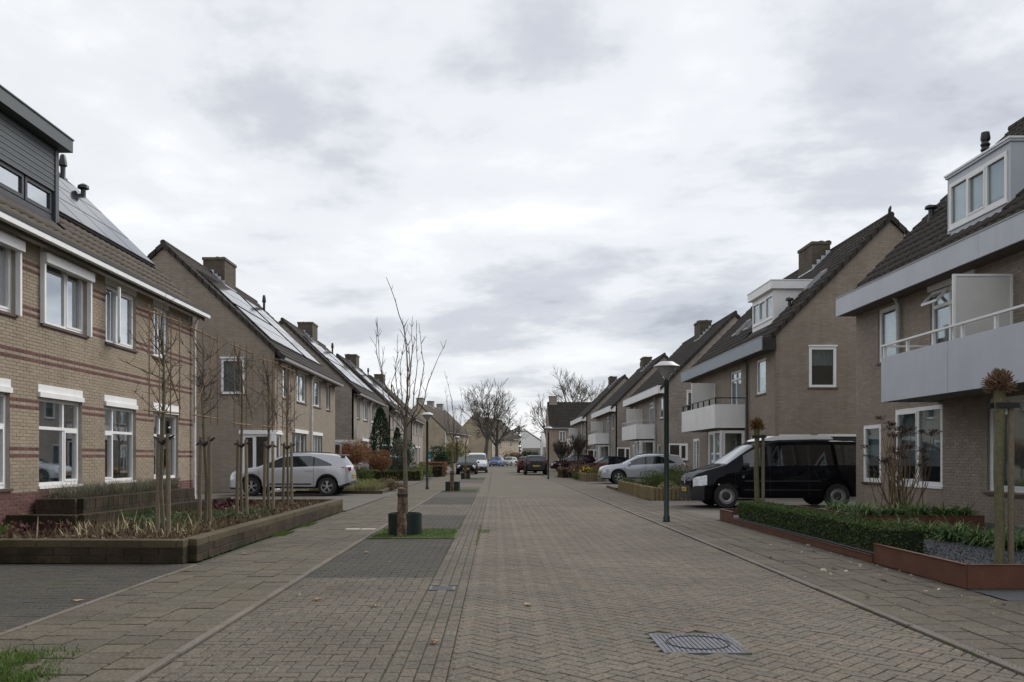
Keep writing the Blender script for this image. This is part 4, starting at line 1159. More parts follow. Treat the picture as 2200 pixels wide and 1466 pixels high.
vent(r2, 1.35, 0.95, 1, 0.45)
mb = MB(); mb.prism([(4.55, 8.45), (4.55, 9.35), (5.35, 8.45)], lambda a, z, o: r2['PG'](a, o, z), 0.012, 0.03); mb.build('gable_board', WHITE, r2['th'])
mb = MB(); mb.tube([(0, 0, 0), (0.01, 0, 0.07), (0.03, 0, 0.15), (0.05, 0, 0.22), (0.075, 0, 0.25)], [0.025, 0.055, 0.05, 0.03, 0.008], 8); mb.tube([(0.0, 0, 0.04), (-0.06, 0, -0.07)], [0.03, 0.01], 6)
tag(mb.build('bird', simple('bird_dark', (0.03, 0.03, 0.032), 0.7), loc=(9.9 + 4.05 - 0.05, 30.45, 10.03), smooth=True), 'small dark bird perched on the roof peak', 'bird')
r3 = right_house('brick house with white eaves board behind the near street lamp', 10.1, 51.0, 14.0, 0, WHITE, WHITE_P, CREAM, extras=False)
r4 = right_house('brick house with white balcony beyond the silver crossover', 9.9, 71.4, 13.5, 0, WHITE, WHITE_P, ZINC, extras=False)
r5 = right_house('farthest brick balcony house of the right row', 9.4, 90.0, 13.0, 0, WHITE, WHITE_P, ZINC, extras=False)
vent(r4, 9.0, 3.6, 0, 0.8)

# ---------------------------------------------------------------- houses at the bend
def plain_house(name, label, s, loc, L, rz, brick, tile=None, D=8.4, eave=5.5, ridge=9.6, chim=(), group='houses at the bend', wins=5):
    n = wins
    front = []
    for i in range(n):
        a = L * (i + 0.28) / n
        front.append((a, a + 0.85 + 0.5 * (i % 2), 3.5, 5.0)); front.append((a, a + 1.0 + 0.5 * (i % 2), 0.4, 2.4))
    h = house(name, label, s, 0.0, 0.0, L, D=D, eave=eave, ridge=ridge, brick=brick, front=front, over=0.35, group=group)
    h['th'].location = loc; h['th'].rotation_euler = (0, 0, rz)
    for i, f in enumerate(front):
        window(h['th'], h['PF'], *f, cols=(0.5,), fw=0.09, rec=0.03, curtain=(CURTAIN, 0, 0.5, 0) if i % 3 else None)
    for c in chim: chimney(h, c, c + 1.1, D / 2 - 0.5, D / 2 + 0.5, ridge + 0.9, mat=BRICK_F)
    roof_tiles(h['th'], h['roof'], s, -0.35, h['zo'], D / 2, h['zr'], -0.06, L + 0.06, tile or TILE_L, most=0)
    mb = MB(); mb.pbox(h['PF'], -0.05, L + 0.05, 0.30, 0.42, h['zo'] - 0.12, h['zo']); mb.build('gutter', ZINC, h['th'])
    mb = MB(); mb.pbox(h['PF'], 0.02, 0.12, 0.012, 0.10, 0, eave); mb.build('downpipe', WHITE, h['th'])
    return h
plain_house('row_house', 'beige row house with three chimneys left of the bare tree', -1, (-7.8, 131, 0), 21, R(-8), BRICK_B, chim=(1.0, 8.5, 16))
plain_house('row_house', 'beige row house closing the view behind the bare tree', -1, (-0.8, 172, 0), 19, R(-17.7), BRICK_B, chim=(2.0,))
plain_house('corner_house', 'house with broad dark roof facing the camera past the right row', 1, (16.5, 118, 0), 9.2, R(90), BRICK_P, tile=TILE, eave=5.6, ridge=9.1, chim=(7.9,), wins=3)
# white stepped houses far down the street
for i, (x, y, w, lab) in enumerate([(6.2, 205, 4.4, 'white gabled house farthest down the street beside the woodland'), (11.5, 212, 5.0, 'white stepped house behind the far street lamp')]):
    t = thing('white_house', lab, 'house', (x, y, 0), 0, 'white houses far away')
    mb = MB(); mb.prism([(0, 0), (w, 0), (w, 5.2), (0.2 * w, 7.6), (0, 7.4)], lambda a, z, o: (a, o, z), 0, 9); mb.build('wall', WHITE, t)
    mb = MB(); mb.box(0.1, w - 0.1, -0.03, -0.005, 0, 3.6 + i * 0.3); mb.build('brick_front', BRICK_F, t)
    mb = MB(); mb.prism([(-0.3, 7.5), (0.2 * w, 7.75), (w + 0.4, 5.2), (w + 0.4, 5.4), (0.2 * w, 8.0), (-0.3, 7.75)], lambda a, z, o: (a, o, z), -0.2, 9.2); mb.build('roof', WHITE_P, t)
    for j in range(2):
        mb = MB(); mb.box(0.6 + j * 1.9, 1.9 + j * 1.9, -0.06, -0.035, 1.0, 2.3); mb.build('window', ANTHRA, t)

# ================================================================ vehicles
def paint(name, col, metal=0.0, rough=0.28):
    dark = max(col) < 0.12
    return simple(name, [c * (0.6 if dark else 1) for c in col], rough, metal=metal, var=0.02, spec=0.0 if dark else 0.4, coat=0.35 if dark else 0.6)
CARGLASS = glassmat('car_glass', tint=(0.22, 0.25, 0.26), refl=0.8, opac=0.55)
SHIELD = glassmat('windshield_glass', tint=(0.3, 0.34, 0.35), refl=0.85, opac=0.45, base=(0.06,0.07,0.075))
TINTED = glassmat('tinted_glass', tint=(0.08, 0.09, 0.09), refl=1.0, opac=0.6, base=(0.01, 0.011, 0.012))
TYRE = simple('tyre', (0.018, 0.018, 0.019), 0.75)
ALLOY = simple('alloy', (0.55, 0.56, 0.58), 0.3, metal=0.9, var=0.05)
STEELRIM = simple('steel_rim', (0.38, 0.38, 0.39), 0.4, metal=0.7, var=0.1)
CLAD = simple('cladding', (0.025, 0.025, 0.027), 0.65)
LAMPRED = simple('tail_lamp', (0.22, 0.012, 0.015), 0.15, spec=0.6, coat=1.0)
LAMPCLR = simple('head_lamp', (0.62, 0.66, 0.70), 0.12, spec=0.8, coat=1.0, var=0.3, scale=14)
PLATE = simple('yellow_plate', (0.72, 0.46, 0.03), 0.4, var=0.03)
CHROME = simple('chrome', (0.7, 0.72, 0.74), 0.15, metal=1.0, var=0.02)
AMBER = simple('indicator', (0.75, 0.72, 0.66), 0.2)

def lerp(tab, x):
    if x <= tab[0][0]: return tab[0][1]
    for (a, p), (b, q) in zip(tab[:-1], tab[1:]):
        if x <= b:
            t = (x - a) / (b - a) if b > a else 0
            return p + (q - p) * t
    return tab[-1][1]
def slerp_(tab, x, h=0.06):
    return (lerp(tab, x - h) + lerp(tab, x) * 2 + lerp(tab, x + h)) / 4

SPEC = {
 'crossover': dict(L=4.36, top=[(0, .62), (.03, .74), (.12, .84), (.3, .92), (.75, 1.0), (1.12, 1.05), (1.9, 1.46), (2.25, 1.525), (2.9, 1.54), (3.5, 1.51), (3.95, 1.455), (4.0, 1.42), (4.22, 1.10), (4.31, .98), (4.35, .80), (4.36, .5)],
    w=[(0, .56), (.06, .68), (.2, .79), (.45, .87), (.9, .9), (3.5, .9), (4.0, .85), (4.22, .80), (4.36, .70)], belt=[(0, .78), (1.1, .96), (2.5, 1.0), (3.8, 1.05), (4.36, 1.0)],
    sill=[(0, .24), (.5, .22), (1, .27), (3.3, .27), (4.0, .30), (4.36, .42)], wh=(.86, 3.56), R=.335, arch=.40, shield=(1.14, 1.9), rear=(4.02, 4.23), win=[(1.38, 2.22), (2.30, 3.05), (3.11, 3.72)], roofh=1.54),
 'suv': dict(L=4.42, top=[(0, .66), (.03, .80), (.12, .92), (.35, 1.0), (.85, 1.06), (1.15, 1.1), (1.95, 1.54), (2.3, 1.61), (2.9, 1.64), (3.5, 1.62), (4.05, 1.56), (4.1, 1.50), (4.3, 1.16), (4.38, 1.02), (4.41, .8), (4.42, .52)],
    w=[(0, .58), (.06, .70), (.2, .80), (.45, .88), (.9, .91), (3.5, .91), (4.0, .88), (4.25, .84), (4.42, .76)], belt=[(0, .8), (1.1, .99), (2.5, 1.04), (3.8, 1.1), (4.42, 1.05)],
    sill=[(0, .27), (.5, .25), (1, .30), (3.4, .30), (4.1, .33), (4.42, .45)], wh=(.88, 3.54), R=.35, arch=.42, shield=(1.17, 1.95), rear=(4.12, 4.31), win=[(1.42, 2.25), (2.33, 3.1), (3.16, 3.8)], roofh=1.64),
 'hatch': dict(L=4.05, top=[(0, .58), (.03, .68), (.12, .76), (.35, .84), (.85, .92), (1.05, .95), (1.75, 1.36), (2.1, 1.44), (2.7, 1.45), (3.3, 1.41), (3.7, 1.34), (3.75, 1.30), (3.93, .98), (4.0, .86), (4.04, .7), (4.05, .46)],
    w=[(0, .55), (.06, .66), (.2, .76), (.45, .83), (.9, .86), (3.2, .86), (3.7, .83), (3.9, .79), (4.05, .70)], belt=[(0, .7), (1.0, .88), (2.5, .92), (3.6, .96), (4.05, .92)],
    sill=[(0, .22), (.5, .2), (1, .24), (3.1, .24), (3.7, .27), (4.05, .38)], wh=(.80, 3.30), R=.31, arch=.365, shield=(1.07, 1.75), rear=(3.77, 3.94), win=[(1.28, 2.1), (2.18, 2.9), (2.96, 3.4)], roofh=1.45),
 'van': dict(L=4.89, top=[(0, .60), (.02, .73), (.07, .85), (.16, .93), (.4, 1.03), (.88, 1.17), (.94, 1.20), (1.66, 1.70), (1.88, 1.79), (2.4, 1.85), (3.4, 1.875), (4.4, 1.86), (4.72, 1.82), (4.78, 1.75), (4.85, 1.25), (4.88, .85), (4.89, .5)],
    w=[(0, .66), (.04, .74), (.16, .85), (.4, .92), (.9, .95), (4.4, .95), (4.8, .92), (4.89, .88)], belt=[(0, .82), (.4, .90), (.9, 1.03), (1.6, 1.09), (4.89, 1.12)],
    sill=[(0, .24), (.3, .19), (.6, .24), (1.3, .28), (3.5, .28), (4.3, .31), (4.89, .38)], wh=(.92, 3.92), R=.335, arch=.40, shield=(.94, 1.68), rear=(4.79, 4.86), win=[(1.40, 2.05), (2.15, 3.12), (3.2, 4.05), (4.13, 4.66)], roofh=1.87),
}
def wheel(t, x, y, R_, side, style):
    w = 0.10
    s0 = -1 if side < 0 else 1
    mb = MB(); mb.lathe([(R_ * 0.62, -w), (R_ * 0.94, -w), (R_, -w * 0.6), (R_, w * 0.6), (R_ * 0.94, w), (R_ * 0.68, w), (R_ * 0.64, w * 0.8), (R_ * 0.62, w * .3)], 28, (x, y, R_), 'y')
    wh = bpy.data.objects.new('wheel', None); C.objects.link(wh); wh.parent = t
    o = mb.build('tyre', TYRE, wh); smooth_angle(o)
    yo = y + s0 * w * 0.86
    mb = MB(); mb.lathe([(R_ * 0.63, -w * .9), (R_ * 0.63, 0.0), (0, 0)], 24, (x, y, R_), 'y'); mb.build('drum', BLACK, wh)
    mb = MB(); rr = R_ * 0.66
    mb.lathe([(rr, -0.015 * s0), (rr, 0.005 * s0), (rr * .90, 0.0), (rr * .88, -0.04 * s0)], 28, (x, yo, R_), 'y')
    if style == 'alloy':
        for k in range(5):
            for dd in (-0.16, 0.16):
                a = k * 2 * math.pi / 5 + 0.3; b = a + dd
                p0 = Vector((x + 0.04 * math.cos(a), yo - 0.004 * s0, R_ + 0.04 * math.sin(a))); p1 = Vector((x + rr * .95 * math.cos(b), yo - 0.008 * s0, R_ + rr * .95 * math.sin(b)))
                mb.bar(p0, p1, 0.035, 0.02)
        mb.lathe([(0.055, -0.02 * s0), (0.05, 0.006 * s0), (0, 0.008 * s0)], 14, (x, yo, R_), 'y')
        m = ALLOY
    else:
        mb.lathe([(rr * .9, -0.03 * s0), (rr * .74, -0.012 * s0), (rr * .5, -0.02 * s0)], 28, (x, yo, R_), 'y')
        for k in range(18):
            a = k * 2 * math.pi / 18
            mb.bar((x + rr * .70 * math.cos(a), yo + 0.004 * s0, R_ + rr * .70 * math.sin(a)), (x + rr * .92 * math.cos(a), yo + 0.001 * s0, R_ + rr * .92 * math.sin(a)), 0.018, 0.012)
        m = STEELRIM
        m2 = MB(); m2.lathe([(rr * .5, -0.02 * s0), (rr * .44, 0.0), (rr * .2, 0.01 * s0), (0, 0.012 * s0)], 20, (x, yo, R_), 'y'); m2.build('hub_cap', CLAD, wh)
    mb.build('rim', m, wh)

def car(name, label, kind, loc, rz, body, cat='car', rim='alloy', glass=None, zs=1.0, clad=True, rails=True, plate=True, round_lamps=False, full=True, group='parked cars'):
    S = SPEC[kind]; L = S['L']; glass = glass or CARGLASS
    t = thing(name, label, cat, loc, rz, group)
    step = 0.055 if full else 0.09
    xs = sorted({round(v, 4) for v in [i * step for i in range(int(L / step) + 1)] + [p[0] for p in S['top']] + [q for wv in S['win'] for q in wv] + list(S['shield']) + list(S['rear']) + [L]
                 + [wx + S['arch'] * math.cos(a * math.pi / 10) for wx in S['wh'] for a in range(11)]})
    xs = [x for x in xs if 0 <= x <= L]
    rows = []
    for x in xs:
        top = slerp_(S['top'], x, 0.03) if 0.1 < x < L - 0.1 else lerp(S['top'], x)
        w = slerp_(S['w'], x, 0.05) if 0.06 < x < L - 0.06 else lerp(S['w'], x)
        zb = lerp(S['sill'], x)
        for wx in S['wh']:
            d = abs(x - wx)
            if d < S['arch']: zb = max(zb, S['R'] * 0.97 + math.sqrt(max(0, S['arch'] ** 2 - d * d)))
        belt = min(lerp(S['belt'], x), top - 0.035)
        belt = max(belt, zb + 0.09)
        top = max(top, belt + 0.03)
        hgt = top - belt
        k = min(1.0, hgt / 0.5)
        pts = [(0, zb), (w * .82, zb), (w * .965, zb), (w, zb + min(.07, (belt - zb) * .4)), (w * 1.005, zb + (belt - zb) * .62), (w * .985, belt - min(.03, (belt - zb) * .1)), (w * .965, belt)]
        wl_ = S['win'][-1]; tq = .80
        if kind != 'van' and x > wl_[0] - .25: tq = .80 - .60 * min(1, max(0, (x - wl_[0] + .25) / (wl_[1] - wl_[0] + .25))) ** 1.6
        for q in (.07, tq, .93):
            pts.append((w * .965 * (1 - .20 * k * q) - (0.01 if q > .9 else 0), belt + hgt * q))
        yt = pts[-1][0]
        pts += [(yt * .86, top), (yt * .5, top + .012 * k + .004), (0, top + .018 * k + .006)]
        rows.append([(x, y, z * zs) for y, z in pts])
    n = len(rows[0])
    parts = {}
    def put(key, fcs):
        parts.setdefault(key, MB()).add(fcs, [(0, 1, 2, 3)], 0.5)
    for i in range(len(xs) - 1):
        xm = (xs[i] + xs[i + 1]) / 2
        A, B = rows[i], rows[i + 1]
        for k in range(n - 1):
            key = 'body'
            if k in (1, 2) and clad: key = 'cladding'
            if k in (1, 2, 3) and xm < 0.34 and kind == 'van': key = 'bumper'
            if k == 0: key = 'underbody'
            hgt = (A[10][2] - A[6][2])
            if k == 7 and hgt > 0.10:
                for wi, (a, b) in enumerate(S['win']):
                    if a < xm < b: key = 'side_window%d' % wi
                if key == 'body' and S['win'][0][0] < xm < S['win'][-1][0]: key = 'window_trim'
            if k >= 9 and S['shield'][0] < xm < S['shield'][1]: key = 'windshield'
            if k >= 9 and S['rear'][0] < xm < S['rear'][1]: key = 'rear_window'
            if kind == 'van':
                if k in (4, 5) and 0.05 < xm < 0.42: key = 'headlight'
                if k in (4, 5, 6, 7) and L - 0.10 < xm < L - 0.02: key = 'tail_light'
            else:
                if k in (5, 6, 4) and 0.05 < xm < 0.42 and (k != 4 or xm < 0.2): key = 'headlight'
                if k in (5, 6) and L - 0.30 < xm < L - 0.02: key = 'tail_light'
            for sg in (-1, 1):
                q = [(p[0], sg * p[1], p[2]) for p in (A[k], B[k], B[k + 1], A[k + 1])]
                kk = key + ('L' if sg < 0 else 'R') if key.startswith(('side_window', 'headlight', 'tail_light')) else key
                put(kk, q if sg < 0 else q[::-1])
    for r_, key in ((rows[0], 'bumper' if kind == 'van' else 'body'), (rows[-1], 'body')):
        ring = [(p[0], p[1], p[2]) for p in r_] + [(p[0], -p[1], p[2]) for p in r_[-2:0:-1]]
        parts[key].add(ring, [tuple(range(len(ring)))], 0.5)
    mats = {'body': body, 'bumper': CLAD, 'window_trim': BLACK, 'cladding': CLAD, 'underbody': BLACK, 'windshield': SHIELD, 'rear_window': glass}
    for key, mb in parts.items():
        nm = key.rstrip('LR') if key.startswith(('headlight', 'tail_light')) else ('side_window' if key.startswith('side_window') else key)
        m = mats.get(key) or {'headlight': LAMPCLR, 'tail_light': LAMPRED, 'side_window': glass}[nm]
        o = mb.build(nm, m, t)
        bm = bmesh.new(); bm.from_mesh(o.data); bmesh.ops.remove_doubles(bm, verts=bm.verts, dist=0.0008); bm.to_mesh(o.data); bm.free()
        smooth_angle(o, 32)
    W = max(p[1] for p in S['w'])
    for wx in S['wh']:
        for sg in (-1, 1): wheel(t, wx, sg * (W - 0.115), S['R'], sg, rim)
    # dark cabin
    mb = MB(); x0, x1 = S['shield'][0] + 0.35, L - 0.55
    mb.box(x0, x1, -W * .8, W * .8, .35, lerp(S['belt'], 2.0) * zs - 0.06)
    for sx in (x0 + 0.75, x0 + 1.65):
        for sy in (-.38, .38): mb.box(sx, sx + .14, sy - .24, sy + .24, .6, (S['roofh'] - .28) * zs)
    mb.build('seats', RUBBER, t)
    if full:
        # shut lines, handles and mirrors
        mb = MB()
        def sect(x):
            i = min(range(len(xs)), key=lambda j: abs(xs[j] - x)); return rows[i]
        for x in [S['win'][0][0] - 0.25] + [wv[1] + 0.04 for wv in S['win'][:2]]:
            r_ = sect(x)
            for sg in (-1, 1):
                mb.tube([(p[0], sg * (p[1] + 0.001), p[2]) for p in r_[3:7]], 0.006, 4)
        mb.build('shut_lines', BLACK, t)
        for x in (S['win'][0][1] - 0.05, S['win'][1][1] - 0.12):
            r_ = sect(x)
            for sg in (-1, 1):
                mb = MB(); mb.box(x - .11, x + .11, sg * r_[5][1] - .022, sg * r_[5][1] + .022, (r_[5][2] - .10), r_[5][2] - .07); mb.build('door_handle', body, t)
    r_ = rows[min(range(len(xs)), key=lambda j: abs(xs[j] - (S['win'][0][0] + .02)))]
    for sg in (-1, 1):
        mb = MB(); yb_ = r_[6][1]
        mb.lathe([(0.0, -0.06), (.06, -.055), (.085, -.01), (.08, .05), (.0, .07)], 10, (r_[6][0], sg * (yb_ + .13), r_[6][2] + .10), 'x'); mb.bar((r_[6][0], sg * (yb_ - .02), r_[6][2] + .04), (r_[6][0], sg * (yb_ + .1), r_[6][2] + .08), .05, .04)
        o = mb.build('mirror', body if kind != 'van' else CLAD, t); smooth_angle(o, 50)
    if rails:
        for sg in (-1, 1):
            i0 = min(range(len(xs)), key=lambda j: abs(xs[j] - 2.05)); i1 = min(range(len(xs)), key=lambda j: abs(xs[j] - (L - .75)))
            mb = MB(); mb.tube([(xs[i], sg * rows[i][9][1] * .93, rows[i][10][2] + .035) for i in range(i0, i1 + 1, 2)], .014, 6); mb.build('roof_rail', CLAD, t)
    # front: grille, bumper intake; rear: bumper; plates
    zf = S['sill'][0][1]
    mb = MB(); mb.box(-.012, .05, -.42, .42, zf + .03, zf + .16); mb.build('air_intake', CLAD, t)
    if kind != 'van':
        mb = MB(); mb.box(-.006, .04, -.40, .40, .56 * zs, .62 * zs); mb.build('grille', CLAD, t)
        mb = MB(); mb.box(L - .03, L + .012, -.60, .60, .40, .52); mb.build('rear_bumper', CLAD if clad else body, t)
    if plate:
        for xa, xb, zp in ((-.03, -.014, zf + .20), (L + .004, L + .02, .66 if kind != 'van' else .55)):
            mb = MB(); mb.box(xa, xb, -.26, .26, zp, zp + .11); pl = mb.build('licence_plate', PLATE, t)
            mb = MB(); xo = xa - .002 if xa < 0 else xb + .002
            for j, y in enumerate((-.19, -.14, -.06, -.01, .04, .12, .17)): mb.box(min(xo, xo + .001), max(xo, xo + .001), y, y + .03, zp + .025, zp + .085)
            mb.build('plate_characters', BLACK, pl, kind='stuff')
    for sg in (-1, 1):      # lamps on the tail itself
        zt0, zt1, y0_, y1_ = (.90, 1.03, .50, .72) if kind != 'van' else (.85, 1.35, .76, .87)
        mb = MB(); mb.box(L - .16, L + .008, min(sg * y0_, sg * y1_), max(sg * y0_, sg * y1_), zt0 * zs, zt1 * zs); mb.build('tail_light', LAMPRED, t)
    if round_lamps:
        for sg in (-1, 1):
            mb = MB(); mb.lathe([(0, -.05), (.07, -.035), (.095, 0.0), (.095, .06)], 16, (.05, sg * .58, .66 * zs), 'x'); mb.build('headlight', simple('white_lamp_glass', (.9, .9, .86), .2), t)  # round lenses in one plain white
    return t

SILVER = paint('silver_paint', (0.47, 0.48, 0.51), 0.35, 0.3)
t = car('car', 'silver crossover parked side-on before the taupe gable', 'crossover', (-9.6, 31.6, 0.0), 0, SILVER)
mb = MB(); mb.box(3.86, 4.12, -.55, .55, 1.455, 1.485); mb.build('roof_spoiler', SILVER, t)
for sg in (-1, 1):
    mb = MB(); mb.box(1.45, 3.0, min(sg * .895, sg * .915), max(sg * .895, sg * .915), .40, .45); mb.build('door_moulding', CLAD, t)
BLACKP = simple('black_paint', (0.006, 0.0065, 0.009), 0.3, var=0.02, spec=0.0, coat=0.30)
t = car('van', 'black passenger van with white roof hatch on the right driveway', 'van', (5.28, 24.1, 0.0), 0, BLACKP, cat='van', rim='steel', glass=TINTED, clad=False, rails=False, group=None)
mb = MB()
pr = [(1.9, 1.83), (1.96, 1.87), (2.3, 1.96), (3.6, 1.99), (3.8, 1.97), (3.9, 1.9), (3.9, 1.84)]
mb.prism(pr, lambda a, z, o: (a, o, z), -.62, .62); mb.build('roof_hatch', simple('hatch_white', (0.8, 0.8, 0.8), 0.4, var=0.02), t)
for k in range(3):
    mb = MB(); mb.tube([(.075 + k * .022, -.40, .66 + k * .05), (.035 + k * .02, 0, .66 + k * .05), (.075 + k * .022, .40, .66 + k * .05)], .012, 5); mb.build('grille_bar', simple('grille_dark', (.04, .04, .045), .3), t)
mb = MB(); mb.lathe([(.075, 0), (.08, -.012), (.066, -.014), (.064, 0)], 20, (.012, 0, .71), 'x')
for a, b in (((-.05, .84), (-.022, .755)), ((-.022, .755), (0, .80)), ((0, .80), (.022, .755)), ((.022, .755), (.05, .84)), ((-.025, .86), (0, .81)), ((0, .81), (.025, .86))):
    mb.bar((-.002, a[0], a[1]), (-.002, b[0], b[1]), .010, .010)
mb.build('emblem', CHROME, t)
for sg in (-1, 1):
    mb = MB(); mb.lathe([(0, .012), (.02, .01), (.03, 0)], 10, (1.36, sg * .956, .86), 'y'); mb.build('side_indicator', AMBER, t)
    for z in (.50, .74):
        mb = MB(); mb.tube([(1.4, sg * .955, z), (3.45, sg * .955, z)], .008, 4); mb.build('side_crease', simple('crease', (.05, .05, .055), .3), t)
car('car', 'silver grey crossover nosing out beside the shrubs on the right', 'suv', (5.45, 45.4, 0), 0, paint('grey_silver', (0.42, 0.44, 0.48), 0.4, 0.3), zs=0.95)
car('car', 'dark grey estate seen from behind at the right kerb', 'crossover', (3.12, 71.2, 0), R(-90), paint('dark_grey', (0.03, 0.03, 0.036), 0.2), full=False)
car('car', 'dark red car ahead of the dark grey estate', 'hatch', (2.75, 79.5, 0), R(-90), paint('dark_red', (0.10, 0.012, 0.018)), full=False, rails=False, clad=False)
car('car', 'black car with round headlights facing the camera on the left', 'hatch', (-2.4, 69.0, 0), R(90), paint('black_car', (0.02, 0.021, 0.025)), full=False, rails=False, clad=False, round_lamps=True)
car('car', 'tall silver minivan behind the black car on the left', 'van', (-1.72, 75.5, 0), R(90), paint('silver_van', (0.55, 0.57, 0.6), 0.2), full=False, rails=False, clad=False, zs=0.95)
car('car', 'blue hatchback parked at the bend', 'hatch', (-0.35, 128, 0), R(78), paint('blue', (0.05, 0.11, 0.30)), full=False, rails=False, clad=False)
car('car', 'silver hatchback beyond the blue one at the bend', 'hatch', (1.4, 137, 0), R(70), paint('silver_far', (0.4, 0.42, 0.44), 0.2), full=False, rails=False, clad=False)
car('car', 'silver car with red tail lamps behind the olive bush', 'hatch', (-9.4, 56.5, 0), 0, paint('silver_mid', (0.5, 0.52, 0.54), 0.2), full=False, rails=False, clad=False)
car('car', 'dark car with bright windscreen before the third right house', 'hatch', (6.6, 67.6, 0), 0, paint('dark_blue', (0.015, 0.018, 0.028)), full=False, rails=False, clad=False)
car('car', 'maroon car behind the bare columnar shrubs', 'suv', (5.3, 84.0, 0), 0, paint('maroon', (0.06, 0.015, 0.025)), full=False, rails=False)

# ================================================================ garden walls and planters
WALLBLK = multi('garden_block', [(0.040, 0.029, 0.017), (0.050, 0.036, 0.021), (0.034, 0.025, 0.016), (0.057, 0.041, 0.024), (0.043, 0.027, 0.016)], fine=0.35, fscale=45, moss=(0.016, 0.016, 0.004), mossamt=0.56, mscale=2.2, big=0.35)
WALLTOP = multi('garden_coping', [(0.085, 0.067, 0.040), (0.073, 0.056, 0.035), (0.092, 0.073, 0.044)], fine=0.35, fscale=45, moss=(0.051, 0.044, 0.014), mossamt=0.48, mscale=3.0, big=0.2)
MORTAR_D = simple('mortar_dark', (0.05, 0.045, 0.03), 0.95, var=0.3, moss=(0.04, 0.05, 0.015), mossamt=0.5)

def block_wall(name, label, pts, h, th=0.20, bh=0.10, bl=0.46, z0=0.0, cat='garden wall', group=None, plain=False):
    """courses of separate blocks with recessed joints along a polyline"""
    t = thing(name, label, cat, (pts[0][0], pts[0][1], z0), 0, group)
    o = Vector((pts[0][0], pts[0][1]))
    for si, (a, b) in enumerate(zip(pts[:-1], pts[1:])):
        a, b = Vector(a) - o, Vector(b) - o
        d = (b - a); L = d.length; d.normalize(); nrm = Vector((-d.y, d.x))
        ang = math.atan2(d.y, d.x)
        mb = MB()
        e0 = a + d * (0.012 if si else 0.012); e1 = b - d * 0.012
        vs = []
        for z in (0.0, h - 0.012):
            for p, s_ in ((e0, -1), (e1, -1), (e1, 1), (e0, 1)): vs.append((p.x + nrm.x * s_ * (th / 2 - 0.012), p.y + nrm.y * s_ * (th / 2 - 0.012), z))
        mb.add(vs, [(3, 2, 1, 0), (4, 5, 6, 7), (0, 1, 5, 4), (1, 2, 6, 5), (2, 3, 7, 6), (3, 0, 4, 7)])
        mb.build('core', MORTAR_D, t)
        rows = max(1, round(h / bh)); rh = h / rows
        meshes = {}
        for r_ in range(rows):
            x = -(bl / 2 if r_ % 2 else 0.0)
            top = r_ == rows - 1
            while x < L:
                x0, x1 = max(0, x), min(L, x + bl)
                x += bl
                if x1 - x0 < 0.04: continue
                key = (round(x1 - x0, 3), top)
                if key not in meshes:
                    g = 0.004; hw = (x1 - x0) / 2 - g; c = 0.008
                    m = MB(); zt = rh - g; tw = th / 2
                    m.add([(-hw, -tw, g), (hw, -tw, g), (hw, tw, g), (-hw, tw, g), (-hw, -tw, zt - c), (hw, -tw, zt - c), (hw, tw, zt - c), (-hw, tw, zt - c),
                           (-hw + c, -tw + c, zt), (hw - c, -tw + c, zt), (hw - c, tw - c, zt), (-hw + c, tw - c, zt)],
                          [(3, 2, 1, 0), (0, 1, 5, 4), (1, 2, 6, 5), (2, 3, 7, 6), (3, 0, 4, 7), (4, 5, 9, 8), (5, 6, 10, 9), (6, 7, 11, 10), (7, 4, 8, 11), (8, 9, 10, 11)])
                    me = bpy.data.meshes.new('block'); me.from_pydata(m.v, [], m.f); me.materials.append(WALLTOP if top and not plain else WALLBLK)
                    meshes[key] = me
                p = a + d * ((x0 + x1) / 2)
                inst('block', meshes[key], t, (p.x + nrm.x * random.uniform(-.004, .004), p.y + nrm.y * random.uniform(-.004, .004), r_ * rh), (random.gauss(0, .004), 0, ang + random.gauss(0, .004)))
    return t
block_wall('garden_wall', 'low mossy block wall round the front garden at left', [(-11.5, 11.45), (-4.05, 11.25)], 0.31, group='mossy garden walls')
block_wall('garden_wall', 'long mossy block wall running along the left footway', [(-4.05, 11.36), (-4.05, 22.2)], 0.31, group='mossy garden walls')
block_wall('garden_wall', 'mossy block wall at the far end of the tree bed', [(-4.16, 22.15), (-8.3, 22.15)], 0.31, group='mossy garden walls')
block_wall('garden_wall', 'lower inner retaining wall of upright bricks', [(-8.45, 14.95), (-7.2, 14.85), (-6.75, 21.6)], 0.26, th=0.2, bh=0.26, bl=0.105, z0=0.13, group='inner retaining walls', plain=True)
block_wall('garden_wall', 'upper inner retaining wall of upright bricks below the lavender', [(-8.45, 15.85), (-7.75, 15.95), (-7.65, 21.6)], 0.42, th=0.2, bh=0.21, bl=0.105, z0=0.2, group='inner retaining walls', plain=True)
sheet('soil_bed', [(-11.5, 11.5), (-4.14, 11.3), (-4.14, 22.1), (-8.48, 22.1), (-8.48, 14), (-11.5, 14)], 0.17, EARTH)
sheet('soil_bed', [(-8.48, 15.0), (-7.2, 14.95), (-6.8, 21.6), (-8.48, 21.6)], 0.30, EARTH)
sheet('soil_bed', [(-8.48, 15.9), (-7.78, 16.0), (-7.68, 21.6), (-8.48, 21.6)], 0.56, EARTH)

